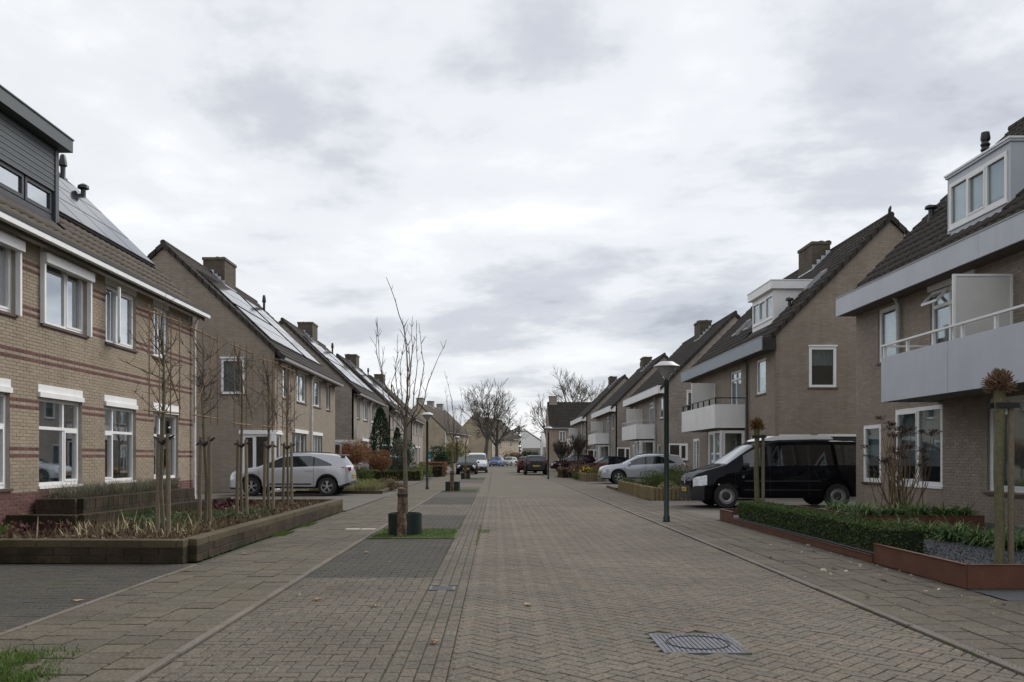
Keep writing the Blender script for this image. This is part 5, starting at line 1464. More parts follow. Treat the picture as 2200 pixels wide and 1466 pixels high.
CORTEN = simple('corten_steel', (0.115, 0.045, 0.026), 0.75, var=0.3, scale=3.0, fine=0.2, fscale=60)
def corten(name, label, pts, h, th=0.03, z0=0.0):
    t = thing(name, label, 'planter edging', (pts[0][0], pts[0][1], z0), 0, 'rusty steel edgings')
    o = Vector(pts[0])
    for a, b, hh in zip(pts[:-1], pts[1:], h):
        a, b = Vector(a) - o, Vector(b) - o
        mb = MB(); mb.bar((a.x, a.y, hh / 2), (b.x, b.y, hh / 2), th, hh); pl = mb.build('steel_plate', CORTEN, t)
        mb = MB(); mb.bar((a.x, a.y, hh + 0.003), (b.x, b.y, hh + 0.003), 0.06, 0.005); mb.build('folded_rim', CORTEN, t)
    return t
corten('planter_edging', 'tall rusty steel planter edge at bottom right corner', [(4.95, 11.25), (4.95, 9.05), (9.3, 9.05)], (0.25, 0.25))
corten('planter_edging', 'low rusty steel strip below the box hedge', [(4.93, 11.27), (4.93, 18.0)], (0.10,))
corten('planter_edging', 'rusty steel planter end before the black van', [(4.95, 18.02), (4.95, 19.0), (8.8, 19.0)], (0.24, 0.24))
corten('planter_edging', 'raised rusty steel bed edge below the brick facade', [(6.4, 15.0), (8.5, 15.0)], (0.24,), z0=0.12)
corten('planter_edging', 'raised rusty steel bed side edge behind the hedge', [(6.37, 15.0), (6.37, 18.3)], (0.24,), z0=0.12)
sheet('soil_bed', rect(6.4, 8.5, 15.02, 18.3), 0.30, EARTH)

# ================================================================ planting
HEDGE = multi('box_leaves', [(0.034, 0.060, 0.017), (0.060, 0.103, 0.025), (0.086, 0.128, 0.034), (0.051, 0.086, 0.027), (0.128, 0.154, 0.051)], fine=0, big=0.15, trans=0.25, rough=0.6)
HEDGE_L = multi('light_box_leaves', [(0.112, 0.160, 0.032), (0.160, 0.208, 0.048), (0.208, 0.224, 0.080), (0.192, 0.144, 0.080)], fine=0, big=0.15, trans=0.25)
HEDGE_B = multi('beech_leaves', [(0.16, 0.075, 0.045), (0.20, 0.11, 0.06), (0.10, 0.06, 0.035), (0.12, 0.12, 0.05)], fine=0, big=0.15, trans=0.25)
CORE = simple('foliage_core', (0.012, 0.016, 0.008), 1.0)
CORE_B = simple('twig_core', (0.05, 0.035, 0.022), 1.0)
RED = multi('red_tip_leaves', [(0.09, 0.13, 0.04), (0.14, 0.16, 0.05), (0.10, 0.13, 0.04), (0.34, 0.075, 0.07), (0.44, 0.12, 0.11), (0.26, 0.06, 0.05), (0.13, 0.15, 0.05)], fine=0, big=0.2, trans=0.3)
CONIF = multi('conifer_leaves', [(0.011, 0.031, 0.017), (0.020, 0.048, 0.022), (0.028, 0.059, 0.028), (0.017, 0.039, 0.025)], fine=0, big=0.2)
OLIVE = multi('olive_leaves', [(0.10, 0.12, 0.085), (0.13, 0.15, 0.11), (0.07, 0.09, 0.06), (0.16, 0.17, 0.13)], fine=0, big=0.2, trans=0.2)
SHRUB = multi('shrub_leaves', [(0.039, 0.078, 0.019), (0.065, 0.111, 0.026), (0.052, 0.098, 0.026), (0.104, 0.130, 0.039), (0.169, 0.091, 0.046)], fine=0, big=0.2, trans=0.25)
STRAW = multi('dry_grass', [(0.28, 0.22, 0.12), (0.22, 0.20, 0.09), (0.14, 0.17, 0.06), (0.33, 0.28, 0.17), (0.09, 0.13, 0.04)], fine=0, big=0.2, trans=0.2)
DRY = multi('dry_stems', [(0.128, 0.081, 0.045), (0.168, 0.123, 0.072), (0.096, 0.052, 0.036), (0.200, 0.171, 0.099), (0.072, 0.028, 0.027)], fine=0, big=0.2)
LAV = multi('lavender', [(0.170, 0.204, 0.145), (0.221, 0.204, 0.153), (0.136, 0.145, 0.102), (0.289, 0.221, 0.170), (0.187, 0.238, 0.136)], fine=0, big=0.2)
LIRI = multi('strap_leaves', [(0.051, 0.102, 0.034), (0.085, 0.162, 0.051), (0.136, 0.221, 0.076), (0.068, 0.128, 0.043), (0.340, 0.374, 0.170)], fine=0, big=0.15, trans=0.2, rough=0.5)
BARK = multi('bark_grey', [(0.13, 0.115, 0.085), (0.16, 0.14, 0.10)], fine=0.3, fscale=35, moss=(0.12, 0.12, 0.045), mossamt=0.48, mscale=5)
BARK_D = multi('bark_dark', [(0.06, 0.05, 0.04), (0.085, 0.07, 0.055)], fine=0.3, fscale=30)
BARK_FAR = simple('bark_far', (0.10, 0.09, 0.075), 0.95, var=0.2)
BARK_M = multi('bark_mossy', [(0.120, 0.116, 0.064), (0.144, 0.132, 0.076)], fine=0.3, fscale=30, moss=(0.088, 0.096, 0.032), mossamt=0.5, mscale=6)
STAKE = multi('stake_wood', [(0.20, 0.165, 0.12), (0.24, 0.20, 0.15), (0.17, 0.14, 0.10)], fine=0.3, fscale=40, big=0.15)
BAMBOO = multi('bamboo', [(0.24, 0.16, 0.09), (0.20, 0.13, 0.08), (0.28, 0.20, 0.12)], fine=0.2)

def hedge(name, label, x0, x1, y0, y1, z0, z1, mat, n, size, group='hedges', core=None, rough=0.02):
    t = thing(name, label, 'hedge', ((x0 + x1) / 2, (y0 + y1) / 2, z0), 0, group)
    hx, hy, hz = (x1 - x0) / 2, (y1 - y0) / 2, z1 - z0
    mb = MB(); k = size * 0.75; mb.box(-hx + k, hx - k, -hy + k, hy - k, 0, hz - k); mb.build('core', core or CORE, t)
    mb = MB()
    areas = [(2 * hy * hz, 0), (2 * hx * hz, 1), (4 * hx * hy, 2), (2 * hy * hz, 3), (2 * hx * hz, 4)]
    tot = sum(a for a, _ in areas)
    for a, f in areas:
        for i in range(int(n * a / tot)):
            p, q = random.uniform(-1, 1), random.random()
            dep = -abs(random.gauss(0, rough * 2)) + rough * 0.5 - size * 0.5
            if f == 0: c, u = (-hx - dep, p * hy, q * hz), (-.6, 0, .2)
            elif f == 3: c, u = (hx + dep, p * hy, q * hz), (.6, 0, .2)
            elif f == 1: c, u = (p * hx, -hy - dep, q * hz), (0, -.6, .2)
            elif f == 4: c, u = (p * hx, hy + dep, q * hz), (0, .6, .2)
            else: c, u = (p * hx, random.uniform(-1, 1) * hy, hz + dep), (0, 0, .6)
            mb.leaf(c, size * random.uniform(.6, 1.3), up=u, asp=0.7)
    mb.build('foliage', mat, t, kind='stuff')
    return t
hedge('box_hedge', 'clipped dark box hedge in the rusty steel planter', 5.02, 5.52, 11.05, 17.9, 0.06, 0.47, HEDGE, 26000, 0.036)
hedge('box_hedge', 'low light green hedge behind the left bed of grasses', -8.0, -4.4, 50.6, 51.8, 0.0, 0.62, HEDGE_L, 5000, 0.08)
hedge('beech_hedge', 'brown green hedge beside the far left footway', -5.0, -3.75, 61, 64, 0, 0.8, HEDGE_B, 2500, 0.1)
hedge('beech_hedge', 'reddish hedge behind the brown green hedge on the left', -6.0, -4.0, 67, 70, 0, 1.0, RED, 2500, 0.1)
hedge('beech_hedge', 'clipped brown hedge by the far right lamp', 4.4, 5.5, 58, 62, 0, 0.65, HEDGE_B, 2000, 0.1)

def crown(mb, c, rx, ry, rz, n, size, lump=0.25, asp=0.5, up=None):
    lobes = [(random.gauss(0, .45), random.gauss(0, .45), random.gauss(0, .45), random.uniform(.4, .75)) for _ in range(9)]
    for i in range(n):
        l = random.choice(lobes)
        while True:
            v = Vector((random.uniform(-1, 1), random.uniform(-1, 1), random.uniform(-1, 1)))
            if v.length < 1: break
        v = v.normalized() * (v.length ** 0.4)
        p = Vector((l[0], l[1], l[2])) * .75 + v * l[3]
        if p.length > 1.15: p = p.normalized() * random.uniform(.9, 1.1)
        mb.leaf((c[0] + p.x * rx, c[1] + p.y * ry, c[2] + p.z * rz), size * random.uniform(.6, 1.3), asp=asp, up=up)
def ball_tree(name, label, loc, trunk_h, rx, rz, mat, n, size, tr=0.04, cat='tree', group=None):
    t = thing(name, label, cat, loc, 0, group)
    mb = MB(); mb.tube([(0, 0, 0), (.02, .01, trunk_h * .5), (0, 0, trunk_h + rz * .6)], [tr, tr * .85, tr * .5], 8)
    for i in range(9):
        a = random.uniform(0, 6.28); mb.tube([(0, 0, trunk_h * .9), (math.cos(a) * rx * .6, math.sin(a) * rx * .6, trunk_h + rz * random.uniform(.3, 1.3))], [tr * .5, .008], 5)
    mb.build('trunk', BARK_D, t)
    mb = MB(); crown(mb, (0, 0, trunk_h + rz), rx, rx, rz, n, size); mb.build('crown', mat, t, kind='stuff')
    return t
def bush(name, label, loc, rx, ry, rz, mat, n, size, cat='shrub', group='shrubs', core=True):
    t = thing(name, label, cat, loc, 0, group)
    mb = MB()
    for i in range(7):
        a = random.uniform(0, 6.28); mb.tube([(0, 0, 0), (math.cos(a) * rx * .3, math.sin(a) * ry * .3, rz), (math.cos(a) * rx * .7, math.sin(a) * ry * .7, rz * 1.6)], [.02, .015, .006], 5)
    mb.build('stems', BARK_D, t)
    mb = MB(); crown(mb, (0, 0, rz), rx, ry, rz, n, size); mb.build('foliage', mat, t, kind='stuff')
    return t
ball_tree('red_tip_tree', 'larger round shrub tree with red young leaves beside the silver car', (-7.25, 43, 0), 0.85, .95, .75, RED, 5200, .085, group='red tipped shrub trees')
ball_tree('red_tip_tree', 'smaller round shrub tree with red young leaves near the conifer', (-6.15, 46, 0), 0.72, .66, .52, RED, 3600, .08, group='red tipped shrub trees')
def conifer(label, loc, h, r_, n):
    t = thing('conifer', label, 'tree', loc, 0, 'dark conifers')
    mb = MB(); mb.tube([(0, 0, 0), (0, 0, h * .9)], [.08, .02], 8); mb.build('trunk', BARK_D, t)
    mb = MB()
    for i in range(n):
        q = random.random() ** 0.8; a = random.uniform(0, 6.28)
        rr = r_ * (1 - q ** 2.2) ** .6 * (1 + .13 * math.sin(a * 5 + q * 9)) * (0.55 + .45 * random.random() ** .4)
        mb.leaf((rr * math.cos(a), rr * math.sin(a), .15 + q * (h - .2)), random.uniform(.08, .2), up=(math.cos(a) * .4, math.sin(a) * .4, 1.4), asp=.4)
    mb.build('crown', CONIF, t, kind='stuff')
conifer('tall dark green conifer before the second taupe house', (-7.35, 54.6, 0), 4.5, .72, 5000)
conifer('short dark conifer just right of the tall conifer', (-6.9, 60, 0), 3.4, .42, 2200)
bush('olive_bush', 'large grey green bush behind the nearest street tree', (-5.75, 51.5, 0), 1.0, .9, 1.25, OLIVE, 6000, .12)
bush('topiary_bush', 'dark rounded bush beside the teal sign', (-5.2, 76, 0), 1.15, 1.0, 1.15, CONIF, 3500, .14)
bush('flowering_bush', 'pale flecked bush right of the light green hedge', (-4.7, 54, 0), .8, .9, .5, HEDGE_L, 2500, .09)
bush('spring_bush', 'yellow green bush in front of the beige row house', (-5.5, 105, 0), 2.2, 2, 1.7, multi('spring_leaves', [(.14, .16, .04), (.18, .17, .05), (.09, .11, .03)], fine=0), 3500, .2)
bush('red_shrub', 'low reddish brown shrub at the edge of the left bed', (-4.55, 36.2, 0), .62, .8, .28, DRY, 3000, .055)
bush('shrub', 'dark green shrub at the left end of the light hedge', (-7.6, 48.5, 0), .7, .7, .45, SHRUB, 2200, .08)
bush('shrub', 'dense green shrub behind the log palisade', (5.9, 31.2, 0), .75, 1.5, .50, SHRUB, 6500, .06)
bush('shrub', 'reddish green shrub beside the silver grey crossover', (7.1, 33.4, 0), .7, .9, .52, SHRUB, 3500, .06)
bush('shrub', 'low green shrub at the left end of the log palisade', (5.5, 36.0, 0), .45, .8, .28, SHRUB, 2500, .05)
bush('straw_bush', 'straw coloured grass mound right of the lamp post', (5.75, 28.7, 0), .5, .6, .28, STRAW, 2500, .06)
bush('straw_bush', 'pale green mound beside the front of the van', (6.6, 28.9, 0), .6, .5, .26, HEDGE_L, 2200, .05)
bush('red_shrub', 'reddish shrub left of the silver grey crossover', (6.0, 51.5, 0), .8, .9, .65, RED, 2600, .09)
bush('twiggy_shrub', 'brown twiggy shrub behind the yellow flowers', (5.6, 57, 0), .9, 1.2, .6, DRY, 2600, .09)
bush('shrub', 'green shrub behind the short log palisade', (5.7, 50, 0), .6, .8, .35, SHRUB, 2000, .07)
bush('shrub', 'low green shrub before the short log palisade', (5.1, 53.3, 0), .4, .6, .25, SHRUB, 1200, .07)
bush('shrub', 'rust brown shrub beside the far hedge at the bend', (2.5, 165, 0), 2.2, 2, 1.2, HEDGE_B, 1800, .25)
bush('shrub', 'dark green thicket at the bend below the beige house', (5.4, 172, 0), 3.0, 2, 1.6, CONIF, 2600, .3)
# daffodils
t = thing('daffodils', 'yellow daffodils behind the short log palisade', 'flowers', (5.35, 51.6, 0))
mb = MB(); m2 = MB()
for i in range(14):
    x, y, z = random.gauss(0, .3), random.gauss(0, .4), random.uniform(.55, .8)
    mb.blade((x, y, 0), (random.gauss(0, .1), random.gauss(0, .1), 1), z, .02, .02)
    for k in range(6):
        a = k * 1.047; m2.add([(x, y, z), (x + .045 * math.cos(a - .4), y - .03, z + .045 * math.sin(a - .4)), (x + .06 * math.cos(a), y - .04, z + .06 * math.sin(a)), (x + .045 * math.cos(a + .4), y - .03, z + .045 * math.sin(a + .4))], [(0, 1, 2, 3)])
mb.build('stems', SHRUB, t); m2.build('petals', simple('daffodil', (.75, .5, .03), .6), t)

# bed plants
def bed(name, label, pts, n, mat, h, w=0.006, z=0.17, kind='blade', size=.05, cat='plants'):
    mb = MB()
    for i in range(n):
        x0, x1, y0, y1 = random.choice(pts)
        x, y = random.uniform(x0, x1), random.uniform(y0, y1)
        if kind == 'blade':
            a = random.uniform(0, 6.28); mb.blade((x, y, z), (math.cos(a) * .45, math.sin(a) * .45, 1), h * random.uniform(.4, 1.3), w, random.uniform(0, .5), 2)
        else: mb.leaf((x, y, z + random.random() ** 2 * h), size * random.uniform(.6, 1.4), asp=.8, up=(0, 0, .5))
    return tag(mb.build(name, mat, kind='stuff'), label, cat)
bed('dry_perennials', 'dried brown perennial stems along the mossy wall', [(-6.9, -4.25, 11.6, 14.6), (-5.4, -4.25, 13, 22)], 9000, DRY, .22)
bed('fallen_foliage', 'rusty dead leaves covering the tree bed', [(-8.3, -4.2, 11.5, 14.7), (-6.6, -4.2, 14, 22)], 9000, DRY, .10, kind='leaf', size=.06)
bed('ground_cover', 'green leafy patches between the staked trees', [(-5.9, -5.0, 13.8, 15.2), (-5.7, -4.6, 16.2, 18.4), (-6.7, -5.9, 15.2, 17)], 5000, multi('patch_leaves', [(.06, .10, .035), (.09, .14, .06), (.12, .17, .09)], fine=0, trans=.2), .12, kind='leaf', size=.06)
bed('purple_plants', 'dark purple leafy plants in the front bed', [(-7.2, -6.6, 12.7, 13.5), (-6.6, -6.0, 18.5, 21.5)], 700, multi('purple_leaves', [(.05, .012, .018), (.09, .02, .03), (.04, .015, .015)], fine=0), .16, kind='leaf', size=.09)
bed('fern_tuft', 'small bright green tuft at the left of the front bed', [(-7.75, -7.45, 12.9, 13.3)], 700, GRASSY, .22)
bed('seed_heads', 'pale dried seed heads standing in the front bed', [(-6.7, -4.6, 12.2, 14.2)], 170, simple('seed_head', (.38, .33, .2), .8), .36, w=.022)
bed('moss_fringe', 'yellow green plants behind the lower retaining wall', [(-7.1, -6.85, 16, 20.5)], 1500, GRASSY, .10, z=.30)
bed('lavender', 'grey green lavender along the foot of the buff facade', [(-8.4, -7.85, 16.1, 21.4)], 12000, LAV, .36, z=.54, w=.009)
bed('grasses', 'yellow green grasses in the bed right of the silver car', [(-7.2, -4.55, 32.9, 36.5)], 5200, STRAW, .34, w=.022, z=.1)
bed('bed_leaves', 'green leafy cover in the bed right of the silver car', [(-8.3, -4.7, 34.5, 40.5)], 4200, HEDGE_L, .25, kind='leaf', size=.10, z=.1)
block_wall('bed_kerb', 'concrete kerb round the bed right of the silver car', [(-7.6, 32.6), (-4.35, 32.5), (-4.65, 41)], .13, th=.1, bh=.13, bl=1.0)
sheet('soil_bed', [(-8.7, 32.65), (-4.4, 32.55), (-4.7, 41), (-8.7, 41)], .09, EARTH)
block_wall('bed_kerb', 'low stone kerb before the palisade shrubs', [(5.1, 39.5), (5.05, 36.0)], .10, th=.1, bh=.1, bl=.5)
sheet('soil_bed', rect(5.15, 8.8, 27.75, 36), .05, EARTH)

# strap leaved clumps in the slate bed
k = 0
for (x, y, z, n, l, lab) in [(6.65, 14.1, .12, 170, .56, 'nearest the hedge end below the raised bed'), (6.75, 13.5, .12, 170, .58, 'second in the row on the slate'), (6.85, 12.9, .12, 170, .58, 'third in the row on the slate'),
                        (6.95, 12.3, .12, 170, .58, 'fourth in the row on the slate'), (7.05, 11.7, .12, 170, .58, 'left of the near staked trunk'), (7.15, 11.1, .12, 170, .58, 'right behind the near staked trunk'),
                        (7.2, 10.5, .12, 160, .55, 'right of the near staked trunk'), (7.25, 9.9, .12, 150, .52, 'at the right picture edge'),
                        (7.3, 13.7, .12, 150, .52, 'behind the first clumps of the slate row'), (7.45, 12.7, .12, 150, .52, 'behind the middle of the slate row'),
                        (6.6, 15.3, .30, 190, .55, 'at the left end of the raised bed'), (7.05, 15.3, .30, 190, .55, 'second along the raised bed'), (7.5, 15.3, .30, 190, .55, 'third along the raised bed'), (7.95, 15.3, .30, 190, .55, 'fourth along the raised bed'),
                        (8.3, 15.35, .30, 170, .50, 'at the right end of the raised bed'), (6.65, 16.0, .30, 170, .52, 'behind the left end of the raised bed'), (6.65, 16.8, .30, 170, .52, 'farthest back in the raised bed'), (7.6, 15.9, .30, 170, .52, 'below the dried hydrangea heads')]:
    mb = MB()
    for i in range(int(n * 1.3)):
        a = random.uniform(0, 6.28); e_ = random.uniform(.4, 1.2)
        mb.blade((random.gauss(0, .06), random.gauss(0, .06), 0), (math.cos(a) * e_, math.sin(a) * e_, 1), l * random.uniform(.7, 1.25), .022, random.uniform(.35, .8), 4)
    tag(mb.build('strap_leaf_clump', LIRI, loc=(x, y, z)), 'dark green strap leaved clump ' + lab, 'plant', 'strap leaved clumps')
# dried hydrangea
t = thing('dried_hydrangea', 'tall dry hydrangea stalks with brown flower heads before the right facade', 'shrub', (7.65, 16.4, .30))
for i in range(58):
    a = random.uniform(0, 6.28); sp = random.uniform(.1, 1.0); hh = random.uniform(.8, 1.85)
    p = [(random.gauss(0, .12), random.gauss(0, .3), 0)]
    q = (p[0][0] + math.cos(a) * sp * .45, p[0][1] + math.sin(a) * sp * .9, hh)
    m_ = (p[0][0] * .4 + q[0] * .6 + random.gauss(0, .05), p[0][1] * .4 + q[1] * .6 + random.gauss(0, .05), hh * .5)
    mb = MB(); mb.tube([p[0], m_, q], [.009, .007, .004], 5)
    if random.random() < .6: mb.tube([m_, (m_[0] + random.gauss(0, .15), m_[1] + random.gauss(0, .2), m_[2] + .35)], [.005, .003], 4)
    mb.build('stalk', DRY, t)
    if i < 34:
        mb = MB()
        for k in range(60):
            r_ = random.uniform(0, .11); b = random.uniform(0, 6.28)
            mb.leaf((q[0] + r_ * math.cos(b), q[1] + r_ * math.sin(b), q[2] + random.uniform(-.02, .035)), .03, asp=.9)
        mb.build('flower_head', simple('dry_bloom', (.065, .042, .035), .9, var=.3), t, kind='stuff')

# ================================================================ trees
def grow(mb, p, d, length, rad, level, maxl, spread, up, nb, rng, seg=3, shrink=.68, minr=.004):
    pts = [Vector(p)]; rr = [rad]; dd = Vector(d).normalized()
    for i in range(seg):
        dd = (dd + Vector((rng.gauss(0, .10), rng.gauss(0, .10), rng.gauss(0, .06) + up * .10))).normalized()
        pts.append(pts[-1] + dd * (length / seg)); rr.append(max(minr, rad * (1 - .42 * (i + 1) / seg)))
    mb.tube(pts, rr, 7 if level == 0 else (5 if level < 3 else 3), cap=level < 2)
    if level >= maxl: return
    n = nb[min(level, len(nb) - 1)]
    for i in range(n):
        q = rng.uniform(.45, 1.0) if i else 1.0
        k = min(seg - 1, int(q * seg)); f = q * seg - k
        base = pts[k].lerp(pts[k + 1], min(1, f)); r0 = rr[k] * .62
        a = rng.uniform(0, 6.28); s_ = spread * rng.uniform(.6, 1.25) * (1 if i else .45)
        x = dd.cross(Vector((.3, .2, .9))).normalized(); y = dd.cross(x)
        nd = dd * math.cos(s_) + (x * math.cos(a) + y * math.sin(a)) * math.sin(s_)
        nd.z += up * .25
        grow(mb, base, nd, length * shrink * rng.uniform(.75, 1.15), max(minr, r0), level + 1, maxl, spread, up, nb, rng, seg, shrink, minr)
def bare_tree(name, label, loc, h, r_, seed, maxl=5, trunk=.32, spread=.6, up=.35, nb=(5, 4, 4, 3, 3), mat=None, lean=(0, 0), shrink=.68, minr=.012, group='bare trees'):
    t = thing(name, label, 'tree', loc, 0, group)
    rng = random.Random(seed)
    th_ = h * trunk
    mb = MB(); mb.tube([(0, 0, -.05), (lean[0] * .5, lean[1] * .5, th_ * .5), (lean[0], lean[1], th_)], [r_ * 1.25, r_, r_ * .85], 10); mb.build('trunk', mat or BARK_FAR, t)
    mb = MB()
    for i in range(nb[0]):
        a = i * 6.28 / nb[0] + rng.uniform(-.4, .4); s_ = spread * rng.uniform(.5, 1.2)
        grow(mb, (lean[0], lean[1], th_ * rng.uniform(.85, 1.0)), (math.cos(a) * math.sin(s_), math.sin(a) * math.sin(s_), math.cos(s_)), h * .27, r_ * .6, 1, maxl, spread, up, nb, rng, 3, shrink, minr)
    mb.build('crown', mat or BARK_FAR, t, kind='stuff')
bare_tree('bare_tree', 'large bare tree standing left of centre at the bend', (-1.9, 138, 0), 14.6, .32, 3, 5, .30, .55, .3, (6, 4, 4, 3, 3), lean=(.5, 0), minr=.022)
bare_tree('bare_tree', 'second bare tree with a broad low crown at the bend', (0.1, 143, 0), 12.5, .30, 11, 5, .28, .75, .15, (6, 4, 4, 3, 3), minr=.022)
bare_tree('bare_tree', 'bare tree behind the far right street lamp', (8.3, 140, 0), 11.5, .22, 21, 5, .34, .55, .25, (5, 4, 3, 3, 3), minr=.022)
bare_tree('bare_tree', 'bare tree top rising behind the broad dark roof', (15.5, 170, 0), 17.0, .3, 5, 5, .45, .6, .3, (5, 4, 4, 3, 3), minr=.028)
bare_tree('columnar_tree', 'bare columnar shrub tree left of its pair by the right row', (5.2, 68, 0), 3.2, .05, 8, 5, .2, .35, .6, (8, 5, 4, 3), mat=BARK_D, minr=.010, group='columnar shrub trees')
bare_tree('columnar_tree', 'bare columnar shrub tree right of its pair by the right row', (6.4, 67, 0), 3.6, .06, 9, 5, .2, .38, .6, (8, 5, 4, 3), mat=BARK_D, minr=.010, group='columnar shrub trees')
# woodland far behind
mb = MB()
for i in range(16000):
    x = random.uniform(-60, 70); z = random.random() ** .8 * (8.5 + 1.5 * math.sin(x * .35) + 1.0 * math.sin(x * .9 + 1))
    mb.leaf((x, 262 + random.uniform(-6, 6), z), random.uniform(.5, 1.3), up=(0, 0, .6), asp=.45)
wd = mb.build('woodland', multi('far_wood', [(.05, .042, .03), (.075, .06, .04), (.04, .045, .03), (.10, .07, .05)], fine=0, big=.2), kind='stuff')
tag(wd, 'brown woodland closing the horizon', 'woodland')

# young street trees in planter rings
def street_tree(label, ringlabel, loc, h, seed, n, near):
    rng = random.Random(seed)
    t = thing('street_tree', label, 'tree', loc, 0, 'young street trees')
    mb = MB(); mb.tube([(0, .02, 0), (.01, .02, .8), (-.01, .02, 1.5), (0.02, 0.02, 2.15)], [.05, .045, .04, .034], 8); mb.build('trunk', BARK, t)
    mb = MB()
    for i in range(n):
        a = i * 2.4 + rng.uniform(-.3, .3); z0 = 1.75 + rng.random() * .5; out_ = rng.uniform(.18, .62); hh = h * rng.uniform(.68, .88) if i else h
        if i == 0: pts = [(0.02, .02, 2.1), (.05, 0, 2.9), (-.02, 0, 3.7), (-.33, 0, h)]
        else: pts = [(0, .02, z0), (math.cos(a) * out_ * .6, math.sin(a) * out_ * .6, z0 + .35), (math.cos(a) * out_ * .95, math.sin(a) * out_ * .95, z0 + (hh - z0) * .6), (math.cos(a) * out_ + rng.gauss(0, .1), math.sin(a) * out_, hh)]
        # smooth the polyline
        P_ = []
        for q in range(13):
            f = q / 12 * 3; k = min(2, int(f)); P_.append(Vector(pts[k]).lerp(Vector(pts[k + 1]), f - k) + Vector((rng.gauss(0, .008), rng.gauss(0, .008), 0)))
        r0 = .019 if i == 0 else .013
        mb.tube(P_, [r0 * (1 - .75 * q / 12) for q in range(13)], 5)
        for q in range(14 if near else 7):
            k = rng.randint(3, 11); b = rng.uniform(0, 6.28); l = rng.uniform(.05, .22)
            mb.tube([P_[k], P_[k] + Vector((math.cos(b) * .5, math.sin(b) * .5, .8)).normalized() * l], [.005, .0025], 3)
    for q in range(6):
        b = rng.uniform(0, 6.28); z0 = rng.uniform(1.5, 1.9); mb.tube([(0, .02, z0), (math.cos(b) * .25, math.sin(b) * .25, z0 + .1), (math.cos(b) * .42, math.sin(b) * .42, z0 + .3)], [.009, .006, .003], 4)
    mb.build('branches', multi('bark_young', [(0.12, 0.09, 0.065), (0.15, 0.115, 0.085)], fine=0.3, fscale=35), t)
    mb = MB(); pts = []; 
    mb.tube([(-.02, -.40, 0), (-.005, -.405, .2), (-.02, -.40, .4), (0.0, -.40, .62), (.0, -.40, .84)], [.08, .085, .074, .088, .083], 10); mb.build('support_post', simple('peeling_post', (.115, .078, .052), .95, var=.65, scale=11, fine=.5, fscale=22), t)
    mb = MB(); mb.lathe([(.095, 0), (.095, .045)], 12, (0, -.40, .70)); mb.bar((.0, -.33, .722), (0, .03, .722), .03, .04); mb.build('tie', RUBBER, t)
    r_ = thing('planter_ring', ringlabel, 'planter', (loc[0], loc[1], 0), 0, 'dark planter rings')
    mb = MB(); mb.lathe([(.30, 0.0), (.30, .38), (.306, .385), (.285, .385), (.285, 0.02)], 40); o = mb.build('ring_wall', GREENMETAL, r_); smooth_angle(o)
    mb = MB(); mb.lathe([(.284, .2), (0, .21)], 24); mb.build('soil', EARTH, r_)
street_tree('nearest young bare street tree with peeling support post', 'dark metal ring around the nearest street tree', (-1.63, 15.4, 0), 4.6, 4, 13, True)
street_tree('second young bare street tree down the left side', 'dark metal ring around the second street tree', (-1.78, 35.2, 0), 4.9, 6, 10, True)
street_tree('third young bare street tree before the black car', 'dark metal ring around the third street tree', (-1.95, 54.9, 0), 4.4, 9, 8, False)

# espalier trees tied to stakes
def espalier(label, y, seed):
    rng = random.Random(seed)
    t = thing('espalier_tree', label, 'tree', (-5.0, y, .15), 0, 'trained trees on bamboo frames')
    lx = rng.uniform(-.04, .04)
    mb = MB(); mb.tube([(0, .05, 0), (lx, .02, .8), (0, 0, 1.5), (-lx, 0, 2.3), (0, 0, 3.15)], [.034, .03, .028, .022, .010], 7); mb.build('trunk', BARK, t)
    for sy, dx_, lean in ((-.10, .12, .03), (.12, -.10, -.05)):
        mb = MB(); mb.tube([(dx_ + lean, sy * 1.5, 0), (dx_, sy, 1.58)], [.034, .033], 8); mb.build('stake', STAKE, t)
        mb = MB(); mb.tube([(dx_, sy, 1.50), (dx_ * .4, sy * .4 - .02, 1.47), (0, 0, 1.44)], [.035, .03, .036], 6)
        mb.tube([(dx_, sy, 1.50), (dx_ * 1.9, sy * 1.2, 1.53 + rng.uniform(-.1, .05))], [.03, .012], 5); mb.build('rubber_tie', BLACK, t)
    for z in (1.9, 3.35):
        mb = MB(); mb.tube([(.02, -.72, z + rng.gauss(0, .02)), (.02, .72, z + rng.gauss(0, .02))], .014, 6); mb.build('bamboo_rail', BAMBOO, t)
    for yy_ in (-.58, -.2, .22, .6):
        mb = MB(); mb.tube([(.035, yy_, 1.8), (.035, yy_ + rng.gauss(0, .02), 3.42)], .010, 6); mb.build('bamboo_cane', BAMBOO, t)
    mb = MB(); sg = rng.choice((-1, 1)); mb.tube([(.05, -.6 * sg, 3.3), (.05, .6 * sg, 2.0)], .009, 5); mb.build('bamboo_brace', BAMBOO, t)
    mb = MB()
    for i in range(24):
        z = rng.uniform(1.75, 3.0); sg = 1 if i % 2 else -1
        ln = rng.uniform(.35, .85)
        d = Vector((rng.gauss(0, .35), sg, rng.uniform(.2, .8))).normalized()
        p0 = Vector((0, 0, z)); pts = [p0]
        for k in range(4):
            d = (d + Vector((rng.gauss(0, .12), 0, .1))).normalized(); pts.append(pts[-1] + d * ln / 4)
        mb.tube(pts, [.009, .007, .006, .005, .003], 4)
        for k in range(7):
            q = rng.randint(1, 4); dd = Vector((rng.gauss(0, .6), rng.gauss(0, .6), rng.uniform(.1, .9))).normalized()
            mb.tube([pts[q], pts[q] + dd * rng.uniform(.06, .22)], [.0045, .0025], 3)
    mb.build('branches', BARK_D, t)
